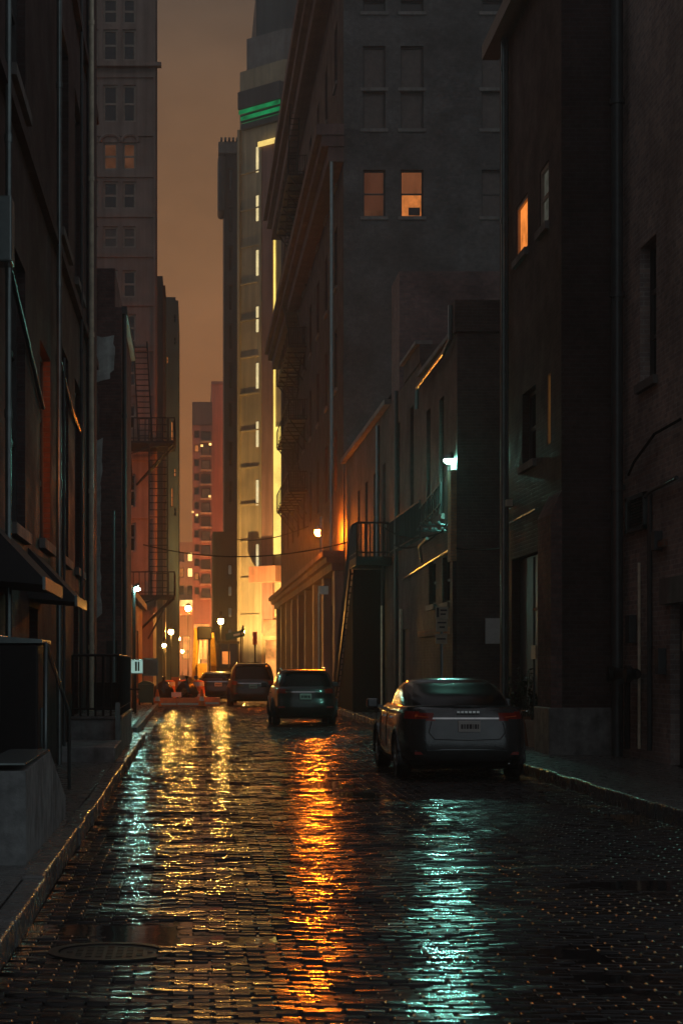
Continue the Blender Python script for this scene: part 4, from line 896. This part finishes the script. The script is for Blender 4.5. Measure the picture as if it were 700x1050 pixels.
# street name sign and traffic signal
sn = thing('street_name_sign', (gx(246, 100), 100, 0), 'green street name sign on a post above the parked black cars', 'sign')
MB().tube([(gx(247, 100), 100, 0), (gx(247, 100), 100, gz(646, 100))], .04).build('post', M['black_metal'], sn)
mb = MB(); a = at(232, 653, 100); b = at(250.5, 649, 100)
mb.bar((a.x, 101, a.z), (b.x, 99.9, b.z), .03, .34); mb.build('sign_plate', M['green_sign'], sn)
mb = MB().bar((gx(240, 100), 100.45, gz(651.3, 100)), (gx(249, 100), 99.92, gz(649.4, 100)), .05, .1); mb.build('marks', M['white'], sn)
ts = thing('traffic_signal', (gx(261, 104), 104, 0), 'red signal box on a dark post in front of the cream building', 'traffic signal')
MB().tube([(gx(261.5, 104), 104, 0), (gx(261.5, 104), 104, gz(648, 104))], .05).build('post', M['black_metal'], ts)
MB().box(gx(259, 104), gx(263.5, 104), 103.7, 103.94, gz(661, 104), gz(648, 104), .02).build('housing', M['red_sign'], ts)
for py in (651.3, 657.7): MB().lathe([(.06, -.1), (.08, 0)], (gx(261.2, 104), 103.7, gz(py, 104)), 'y', 12).build('visor', M['black_metal'], ts)
rl = thing('street_railing', (gx(253, 108), 108, 0), 'low dark railing before the cream building base', 'railing')
mb = MB(); railrun(mb, (gx(244, 108), 108, 0), (gx(266, 108), 108, 0), 1.75, 6, .03); mb.build('rails', M['black_metal'], rl)
# overhead cables
def cable(a, b, sag, r, label):
    a = Vector(a); b = Vector(b); mb = MB()
    mb.tube([a.lerp(b, i / 24) - Vector((0, 0, sag * 4 * (i / 24) * (1 - i / 24))) for i in range(25)], r, 6)
    tag(mb.build('overhead_cable', M['tar']), label, 'cable', 'cables strung across the street')
cable((-2.1, 84.4, gz(558, 84)), (RX2, 78.5, gz(556, 78.5)), .55, .028, 'dark cable strung across the street below the orange lamp')
cable((gx(243, 143), 143, gz(553, 143)), (RX2 - .3, 100, gz(540, 100)), .3, .03, 'thin cable crossing in front of the cream building')
cable((RX2 - .1, 46.2, gz(540, 46.2)), (RX2 - .25, 61, gz(541, 61)), .3, .022, 'upper cable sagging along the right brick wall below the teal lamp')
cable((RX2 - .05, 46.1, gz(528, 46.1)), (RX2 - .2, 58.5, gz(559, 58.5)), .35, .022, 'lower cable sagging along the right brick wall towards the staircase')
cable((RX2 + .1, 39.7, gz(562, 39.7)), (RX2, 46.2, gz(562, 46.2)), .04, .02, 'short level cable across the dark gap beside the pier building')

# ------------------------------------------------------------------ cars
def interp(levels, n):
    L = np.array(levels, float); m = len(L); out = []
    for i in range(n):
        t_ = i / (n - 1) * (m - 1); k = min(int(t_), m - 2); f = t_ - k
        p0, p1, p2, p3 = L[max(k - 1, 0)], L[k], L[k + 1], L[min(k + 2, m - 1)]
        out.append(.5 * ((2 * p1) + (-p0 + p2) * f + (2 * p0 - 5 * p1 + 4 * p2 - p3) * f * f + (-p0 + 3 * p1 - 3 * p2 + p3) * f ** 3))
    return np.array(out)
def outline(yr, yf, hw, nr, nf, N):
    tt = np.linspace(0, 2 * np.pi, 2000, endpoint=False); c, s = np.cos(tt), np.sin(tt); nn = np.where(s < 0, nr, nf); yc, hl = (yr + yf) / 2, (yf - yr) / 2
    x = hw * np.sign(c) * np.abs(c) ** (2 / nn); y = yc + hl * np.sign(s) * np.abs(s) ** (2 / nn)
    d = np.r_[0, np.cumsum(np.hypot(np.diff(np.r_[x, x[0]]), np.diff(np.r_[y, y[0]])))]
    q = np.linspace(0, d[-1], N, endpoint=False); return np.interp(q, d, np.r_[x, x[0]]), np.interp(q, d, np.r_[y, y[0]])
def car(name, label, loc, p, paint, cat='car', plate='plate', group='cars parked along the right side'):
    root = thing(name, (0, 0, 0), label, cat, group); N = 264
    WR, WB, wy = p['wr'], p['wb'], p['wy']; wheels = (wy - WB / 2, wy + WB / 2); AR = WR * 1.16
    rows = interp(p['body'], 34); G = interp(p['cab'], 20)
    parts = {}
    def put(key, quad): parts.setdefault(key, MB()).quad(*quad)
    def grid(rw, tilt):
        g = []
        for z, yr, yf, hw, nr, nf in rw:
            x, y = outline(yr, yf, hw, nr, nf, N); zz = z - tilt * np.maximum(0, y - p['hood_y']) ** 1.3
            g.append(np.stack([x, y, zz], 1))
        return np.array(g)
    B = grid(rows, 0.0); hw0 = p['W'] / 2
    # hood and deck drop towards the front
    zt = rows[-1][0]; k = np.clip((B[:, :, 2] - .55) / (zt - .55), 0, 1); B[:, :, 2] -= k * p['hood_drop'] * np.clip((B[:, :, 1] - p['hood_y']) / 1.3, 0, 1) ** 1.2
    for wc in wheels:
        dy, dz = B[:, :, 1] - wc, B[:, :, 2] - WR; rr = np.hypot(dy, dz); m = (np.abs(rr - AR) < .028) & (np.abs(B[:, :, 0]) > hw0 * .6)
        kf = AR / np.maximum(rr, 1e-6); B[:, :, 1] = np.where(m, wc + dy * kf, B[:, :, 1]); B[:, :, 2] = np.where(m, WR + dz * kf, B[:, :, 2])
    for i in range(len(rows) - 1):
        for j in range(N):
            q = [B[i, j], B[i, (j + 1) % N], B[i + 1, (j + 1) % N], B[i + 1, j]]; c = sum(q) / 4
            if any(math.hypot(c[1] - w, c[2] - WR) < AR and abs(c[0]) > hw0 * .6 for w in wheels): continue
            key = 'body'; rear = c[1] < p['body'][2][1] + .42
            t0, t1, tx0, tx1 = p['tail']
            zz = c[2] - .06 * max(0, abs(c[0]) - tx0)
            if rear and t0 < zz < t1 and tx0 < abs(c[0]): key = 'tail_light_a' if c[0] < 0 else 'tail_light_b'
            elif rear and p['strip'][0] < c[2] < p['strip'][1] and abs(c[0]) <= tx0: key = 'chrome_strip'
            elif c[2] < p['trim_z']: key = 'lower_trim'
            put(key, q)
    # deck: from the top body row inwards
    top = B[-1]; prev = top; cen = np.array([0, (top[:, 1].min() + top[:, 1].max()) / 2, 0])
    for s, dz in ((.985, .012), (.94, .022), (.8, .03), (.5, .035), (.1, .035)):
        cur = top.copy(); cur[:, 0] *= s; cur[:, 1] = cen[1] + (top[:, 1] - cen[1]) * s; cur[:, 2] = top[:, 2] + dz
        for j in range(N): put('body', [prev[j], prev[(j + 1) % N], cur[(j + 1) % N], cur[j]])
        prev = cur
    C = grid(G, 0.0); z0c, z1c = G[0][0], G[-1][0]
    for i in range(len(G) - 1):
        yr, yf, hw = G[i][1], G[i][2], G[i][3]; f = (i + .5) / (len(G) - 1)
        for j in range(N):
            q = [C[i, j], C[i, (j + 1) % N], C[i + 1, (j + 1) % N], C[i + 1, j]]; c = sum(q) / 4; key = 'body'
            a = q[1] - q[0]; b = q[3] - q[0]; nrm = np.cross(a, b); nrm /= max(np.linalg.norm(nrm), 1e-9)
            if nrm[0] * c[0] < 0: nrm = -nrm
            side = abs(c[0]) > hw * .93
            if not side and c[1] < (yr + yf) / 2 and p['rw'][0] < f < p['rw'][1] and abs(c[0]) < hw * .86: key = 'rear_window'
            elif not side and c[1] > (yr + yf) / 2 and .1 < f < .9 and abs(c[0]) < hw * .88: key = 'windscreen'
            elif side and .12 < f < .84 and yr + p['cp'] < c[1] < yf - .22 and not any(abs(c[1] - bp) < .05 for bp in p['bp']): key = 'side_window_a' if c[0] < 0 else 'side_window_b'
            put(key, q)
    prev = C[-1]; cen = np.array([0, (prev[:, 1].min() + prev[:, 1].max()) / 2])
    for s, dz in ((.96, .018), (.85, .036), (.6, .05), (.3, .056), (.02, .058)):
        cur = C[-1].copy(); cur[:, 0] *= s; cur[:, 1] = cen[1] + (C[-1][:, 1] - cen[1]) * s; cur[:, 2] += dz
        for j in range(N): put('body', [prev[j], prev[(j + 1) % N], cur[(j + 1) % N], cur[j]])
        prev = cur
    mats = {'body': paint, 'tail_light_a': 'red_lens', 'tail_light_b': 'red_lens', 'chrome_strip': 'chrome', 'lower_trim': 'plastic', 'rear_window': 'car_glass', 'windscreen': 'car_glass', 'side_window_a': 'car_glass', 'side_window_b': 'car_glass'}
    for k_, mb in parts.items():
        nm = k_[:-2] if k_[-2:] in ('_a', '_b') else k_; o = mb.build(nm, M[mats[k_]], root)
        bm = bmesh.new(); bm.from_mesh(o.data); bmesh.ops.remove_doubles(bm, verts=bm.verts, dist=.0006); bmesh.ops.recalc_face_normals(bm, faces=bm.faces); bm.to_mesh(o.data); bm.free()
        o.data.shade_smooth(); o.data.set_sharp_from_angle(angle=R(40))
    ry = p['body'][2][1]
    MB().box(-hw0 * .84, hw0 * .84, ry + .45, -ry - .4, p['body'][0][0] - .06, p['body'][0][0] + .25).build('underbody', M['tar'], root)
    for w in wheels:
        for sx in (-1, 1): MB().lathe([(AR + .012, 0), (AR + .012, .05), (AR - .015, .05), (AR - .02, -.3), (0, -.3)], (0, 0, 0), 'x', 40)
    # arch lips
    for w in wheels:
        for sx in (-1, 1):
            mb = MB(); pts = [(sx * (hw0 - p['arch_in']), w + AR * math.cos(a), WR + AR * math.sin(a)) for a in np.linspace(-.25, math.pi + .25, 26)]
            mb.tube(pts, .024, 6); lin = []
            for a in np.linspace(-.3, math.pi + .3, 26): lin.append((w + AR * math.cos(a), WR + AR * math.sin(a)))
            for (a1, b1), (a2, b2) in zip(lin[:-1], lin[1:]): mb.quad((sx * (hw0 - p['arch_in']), a1, b1), (sx * (hw0 - p['arch_in']), a2, b2), (sx * (hw0 - .42), a2, b2), (sx * (hw0 - .42), a1, b1))
            mb.build('wheel_arch', M[paint if not p.get('dark_arch') else 'plastic'], root)
    for w in wheels:
        for sx in (-1, 1):
            x = sx * (hw0 - .125); tw = .105
            ty = MB().lathe([(WR * .66, -tw * .8), (WR * .9, -tw), (WR * .985, -tw * .8), (WR, -tw * .4), (WR, tw * .4), (WR * .985, tw * .8), (WR * .9, tw), (WR * .66, tw * .8)], (x, w, WR), 'x', 36).build('wheel', M['tyre'], root, smooth=50)
            mb = MB().lathe([(WR * .68, sx * .085), (WR * .62, sx * .095), (WR * .6, sx * .02), (WR * .1, sx * .01)], (x, w, WR), 'x', 36)
            for s in range(10):
                a = 2 * math.pi * s / 10 + .15; mb.bar((x + sx * .07, w + .05 * math.cos(a), WR + .05 * math.sin(a)), (x + sx * .082, w + WR * .64 * math.cos(a), WR + WR * .64 * math.sin(a)), .045, .03)
            mb.lathe([(0, sx * .09), (.05, sx * .088), (.06, sx * .06)], (x, w, WR), 'x', 16); mb.build('rim', M['rim'], ty)
    # plate, mirrors, bumper details
    pz, pw_ = p['plate']; yp = p['plate_y']
    pl = MB().box(-.155 + pw_, .155 + pw_, yp - .02, yp + .12, pz - .078, pz + .078, .004).build('licence_plate', M[plate], root)
    mb = MB()
    for i, (a, w_) in enumerate(((-.12, .03), (-.078, .02), (-.045, .03), (-.005, .04), (.048, .012), (.072, .03), (.112, .016))): mb.box(a + pw_, a + w_ + pw_, yp - .024, yp - .0205, pz - .035, pz + .03)
    mb.build('marks', M['ink'], pl)
    for sx in (-1, 1):
        mb = MB().box(sx * (hw0 + .02), sx * (hw0 + .2), p['mir'][0] - .05, p['mir'][0] + .09, p['mir'][1], p['mir'][1] + .15, .03); mb.bar((sx * (hw0 - .06), p['mir'][0], p['mir'][1] + .02), (sx * (hw0 + .06), p['mir'][0], p['mir'][1] + .04), .08, .05)
        mb.build('mirror', M[paint], root)
        mb = MB().box(sx * .62 - .11, sx * .62 + .11, ry + .05, ry + .12, .38 + p.get('lift', 0), .42 + p.get('lift', 0)); mb.build('reflector', M['red_lens'], root)
        for hy in p['handles']: MB().box(sx * (hw0 - .045), sx * (hw0 + .012), hy - .1, hy + .1, p['hz'], p['hz'] + .03, .008).build('door_handle', M['chrome'] if name == 'parked_sedan' else M[paint], root)
    for fn in p.get('extras', ()): fn(root, p)
    root.location = loc
    return root
def sedan_extra(root, p):
    for sx in (-1, 1): MB().lathe([(.05, -.06), (.055, .1), (.045, .1), (.04, -.05)], (sx * .6, -2.33, .30), 'y', 16).build('exhaust', M['chrome'], root)
    mb = MB(); n = 24
    for i in range(n):                                     # lip spoiler following the boot edge
        a, b = -1 + 2 * i / n, -1 + 2 * (i + 1) / n
        P = lambda t_, o, z: (t_ * .80, -2.30 + .22 * abs(t_) ** 3 + o, z - .03 * t_ * t_)
        mb.add([P(a, 0, 1.075), P(b, 0, 1.075), P(b, .16, 1.055), P(a, .16, 1.055), P(a, .01, 1.045), P(b, .01, 1.045), P(b, .16, 1.03), P(a, .16, 1.03)], [(0, 1, 2, 3), (4, 5, 6, 7), (0, 1, 5, 4), (2, 3, 7, 6)])
    mb.build('boot_lip', M['car_grey'], root)
    for sx in (-1, 1):
        MB().tube([(sx * .50, -2.405, .84), (sx * .54, -2.435, .70), (sx * .46, -2.445, .60), (0, -2.452, .585)], .006, 5).build('boot_seam', M['plastic'], root)
        for a, b in ((-.25, .62), (.62, 1.35), (-1.05, -.25)): MB().tube([(sx * .905, b, .98), (sx * .927, b, .7), (sx * .924, b, .42)], .006, 5).build('door_seam', M['plastic'], root)
        MB().tube([(sx * .54, -2.385, .905), (sx * .70, -2.315, .92)], .011, 6).build('tail_light_tube', M['lens_hot'], root)
        MB().tube([(sx * .905, -2.0, .985), (sx * .91, -.6, .97), (sx * .90, 1.0, .955)], .009, 6).build('window_trim', M['chrome'], root)
    MB().tube([(-.72, -2.335, .43), (-.55, -2.41, .44), (-.3, -2.437, .45), (.3, -2.437, .45), (.55, -2.41, .44), (.72, -2.335, .43)], .012, 6).build('bumper_crease', M['pipe_metal'], root)
    mb = MB()
    for i in range(6): mb.box(-.14 + .055 * i, -.10 + .055 * i, -2.40, -2.37, .965, .995)
    mb.build('badge_letters', M['chrome'], root)
sedan = dict(W=1.85, wr=.335, wb=2.85, wy=.02, hood_y=.9, hood_drop=.14, arch_in=.02, trim_z=.30, tail=(.86, .965, .46, .9), strip=(.868, .902), rw=(.12, .86), cp=.55, bp=(-.25, .62), plate=(.78, .03), plate_y=-2.425, mir=(.75, .97), handles=(-.75, .2), hz=.86,
    body=[(.22, -2.22, 2.3, .83, 6.2, 4), (.30, -2.36, 2.4, .88, 6.2, 4), (.42, -2.43, 2.43, .915, 6.2, 3.6), (.55, -2.44, 2.43, .925, 6.2, 3.4), (.70, -2.425, 2.42, .925, 6.2, 3.2), (.82, -2.41, 2.36, .915, 6.2, 3.2), (.92, -2.385, 2.25, .90, 6.2, 3), (1.0, -2.34, 2.1, .87, 6.2, 3), (1.035, -2.30, 1.95, .84, 6.2, 3)],
    cab=[(1.0, -2.06, 1.35, .80, 4, 3.4), (1.1, -1.86, 1.12, .775, 4, 3.6), (1.2, -1.6, .92, .74, 4, 3.8), (1.285, -1.26, .72, .705, 3.8, 3.8), (1.35, -1.0, .52, .665, 3.4, 3.4), (1.39, -.8, .32, .615, 3, 3)], extras=(sedan_extra,))
car('parked_sedan', 'wet grey four door sedan parked nearest on the right side', (gx(478.5, 27.4), 29.8, 0), sedan, 'car_grey')
def suv_extra(root, p):
    zt = p['cab'][-1][0]; yr = p['cab'][-1][1]
    for sx in (-1, 1): MB().tube([(sx * .58, yr + .2, zt + .02), (sx * .6, yr + .35, zt + .085), (sx * .6, .2, zt + .085), (sx * .58, .4, zt + .02)], .018, 8).build('roof_rail', M['pipe_metal'], root)
    MB().prism([(yr - .16, zt + .0), (yr + .2, zt + .03), (yr + .2, zt + .055), (yr - .14, zt + .03)], -.56, .56, 'x').build('roof_spoiler', M['car_black'], root)
    MB().bar((0, p['body'][-1][1] + .08, 1.06), (.34, p['body'][-1][1] + .13, 1.1), .02, .02).build('wiper', M['plastic'], root)
    for sx in (-1, 1): MB().lathe([(.035, -.05), (.04, .1)], (sx * .5, p['body'][2][1] + .05, .30), 'y', 12).build('exhaust', M['chrome'], root)
def suv(W, H, L, tail):
    r = -L / 2; h = W / 2
    return dict(W=W, wr=.35, wb=L * .585, wy=0.0, hood_y=L * .2, hood_drop=.1, arch_in=.015, trim_z=.52, tail=tail, strip=(.90, .935), rw=(.08, .8), cp=.3, bp=(-.35, .5), plate=(.80, .0), plate_y=r + .055, mir=(.75, 1.02), handles=(-.8, .15), hz=.88, dark_arch=True, lift=.12,
        body=[(.26, r + .2, -r - .15, h * .9, 6, 4), (.36, r + .05, -r - .05, h * .96, 5, 4), (.50, r, -r, h * .99, 5, 3.6), (.62, r + .02, -r, h, 4.8, 3.4), (.76, r + .08, -r - .03, h, 4.6, 3.2), (.9, r + .1, -r - .1, h * .985, 4.6, 3.2), (1.0, r + .14, -r - .25, h * .965, 4.6, 3), (1.05, r + .18, -r - .4, h * .93, 4.4, 3)],
        cab=[(1.02, r + .2, L * .3, h * .915, 5, 3.4), (1.02 + (H - 1.08) * .3, r + .27, L * .24, h * .88, 5, 3.6), (1.02 + (H - 1.08) * .6, r + .36, L * .18, h * .83, 4.6, 3.8), (1.02 + (H - 1.08) * .85, r + .46, L * .12, h * .77, 4.2, 3.6), (H - .06, r + .62, L * .08, h * .7, 3.4, 3)], extras=(suv_extra,))
car('parked_suv', 'black compact suv with roof rails parked behind the grey sedan', (gx(313.5, 52) , 54.2, 0), suv(1.76, 1.53, 4.4, (.88, 1.0, .52, .9)), 'car_black')
car('parked_suv', 'large dark suv with a teal plate parked farthest before the excavator', (gx(259.5, 77), 79.4, 0), suv(1.95, 1.72, 4.8, (.86, 1.0, .62, .98)), 'car_navy', plate='plate_teal')
def hatch_extra(root, p): MB().bar((0, p['body'][-1][1] + .08, 1.06), (.3, p['body'][-1][1] + .12, 1.1), .02, .02).build('wiper', M['plastic'], root)
h_ = suv(1.7, 1.36, 4.0, (.82, .95, .55, .9)); h_['extras'] = (hatch_extra,)
car('parked_hatchback', 'small dark hatchback half hidden left of the large dark suv', (gx(224, 84), 86.5, 0), h_, 'car_black')

# ------------------------------------------------------------------ haze, world, lamps, camera
t = NT('haze'); v = t.n('ShaderNodeVolumePrincipled'); v.inputs['Color'].default_value = (0.85, 0.85, 0.83, 1); v.inputs['Density'].default_value = 0.0017; v.inputs['Anisotropy'].default_value = 0.5
t.l(v.outputs[0], t.out.inputs['Volume']); M['haze'] = t.m
tag(MB().box(-60, 80, -12, 328, -1.1, 62).build('haze', M['haze']), kind='stuff')
w = bpy.data.worlds.new('World'); S.world = w; w.use_nodes = True; nt = w.node_tree; nt.nodes.clear()
class WT(NT):
    def __init__(s): s.t = nt
W_ = WT(); tc = W_.n('ShaderNodeTexCoord'); sp = W_.n('ShaderNodeSeparateXYZ'); W_.l(tc.outputs['Generated'], sp.inputs[0])
front = W_.ramp(sp.outputs[2], [(0, (.47, .155, .045)), (.1, (.43, .16, .047)), (.2, (.30, .137, .052)), (.33, (.13, .085, .055)), (.6, (.09, .09, .097)), (1, (.115, .117, .127))])
back = W_.ramp(sp.outputs[2], [(0, (.165, .195, .205)), (.25, (.19, .205, .22)), (.6, (.155, .158, .17)), (1, (.115, .117, .127))])
ff = W_.rng(sp.outputs[1], .55, .96, 0, 1)
mixc = W_.mix(ff, back, front)
cl = W_.n('ShaderNodeMapping'); cl.inputs['Scale'].default_value = (1, 1, 2.2); W_.l(tc.outputs['Generated'], cl.inputs[0])
mixc = W_.mix(1.0, mixc, W_.rng(W_.noise(cl.outputs[0], 5.5, 6, .62), .3, .7, .74, 1.24), 'MULTIPLY')
bg = W_.n('ShaderNodeBackground'); W_.l(mixc, bg.inputs[0]); bg.inputs[1].default_value = 1.0
sky = W_.n('ShaderNodeTexSky', sky_type='NISHITA'); sky.sun_disc = False; sky.sun_elevation = R(-4); sky.sun_rotation = R(20)
bg2 = W_.n('ShaderNodeBackground'); W_.l(sky.outputs[0], bg2.inputs[0]); bg2.inputs[1].default_value = 0.02
ad = W_.n('ShaderNodeAddShader'); W_.l(bg.outputs[0], ad.inputs[0]); W_.l(bg2.outputs[0], ad.inputs[1])
wo = W_.n('ShaderNodeOutputWorld'); W_.l(ad.outputs[0], wo.inputs[0])
def spot(name, loc, target, power, color, angle, blend=.6, r=.15):
    l = bpy.data.lights.new(name, 'SPOT'); l.energy = power; l.color = color; l.spot_size = R(angle); l.spot_blend = blend; l.shadow_soft_size = r
    o = bpy.data.objects.new(name, l); COL.objects.link(o); o.location = loc; o.rotation_euler = (Vector(target) - Vector(loc)).to_track_quat('-Z', 'Y').to_euler(); return o
spot('facade_floodlight', (4.2, 138.5, 1.6), (4.4, 146, 9), 17000, (1, .6, .18), 80)
spot('facade_floodlight', (0.4, 212, 3), (1.3, 250, 30), 17000, (1, .27, .09), 45)
spot('facade_floodlight', (3.7, 236, 3), (3.6, 262, 24), 24000, (1, .24, .07), 90)
spot('facade_floodlight', (0.5, 285, 4), (0.5, 300, 9), 26000, (1, .4, .1), 140)
cam = bpy.data.cameras.new('camera'); co = bpy.data.objects.new('camera', cam); COL.objects.link(co); S.camera = co
co.location = (0, 0, EYE); co.rotation_euler = (R(90), 0, 0)
cam.sensor_fit = 'AUTO'; cam.sensor_width = 36; cam.lens = F / 1050 * 36; cam.shift_x = (350 - VX) / 1050; cam.shift_y = (VY - 525) / 1050
cam.clip_start = .1; cam.clip_end = 2000
S.view_settings.view_transform = 'Standard'; S.view_settings.look = 'None'; S.view_settings.exposure = 0; S.view_settings.gamma = 1; S.view_settings.use_curve_mapping = False
S.cycles.use_denoising = True; S.cycles.max_bounces = 6; S.cycles.diffuse_bounces = 2; S.cycles.glossy_bounces = 3; S.cycles.volume_bounces = 0
S.cycles.sample_clamp_indirect = 4; S.cycles.sample_clamp_direct = 0; S.cycles.caustics_reflective = False; S.cycles.caustics_refractive = False
S.cycles.use_light_tree = True
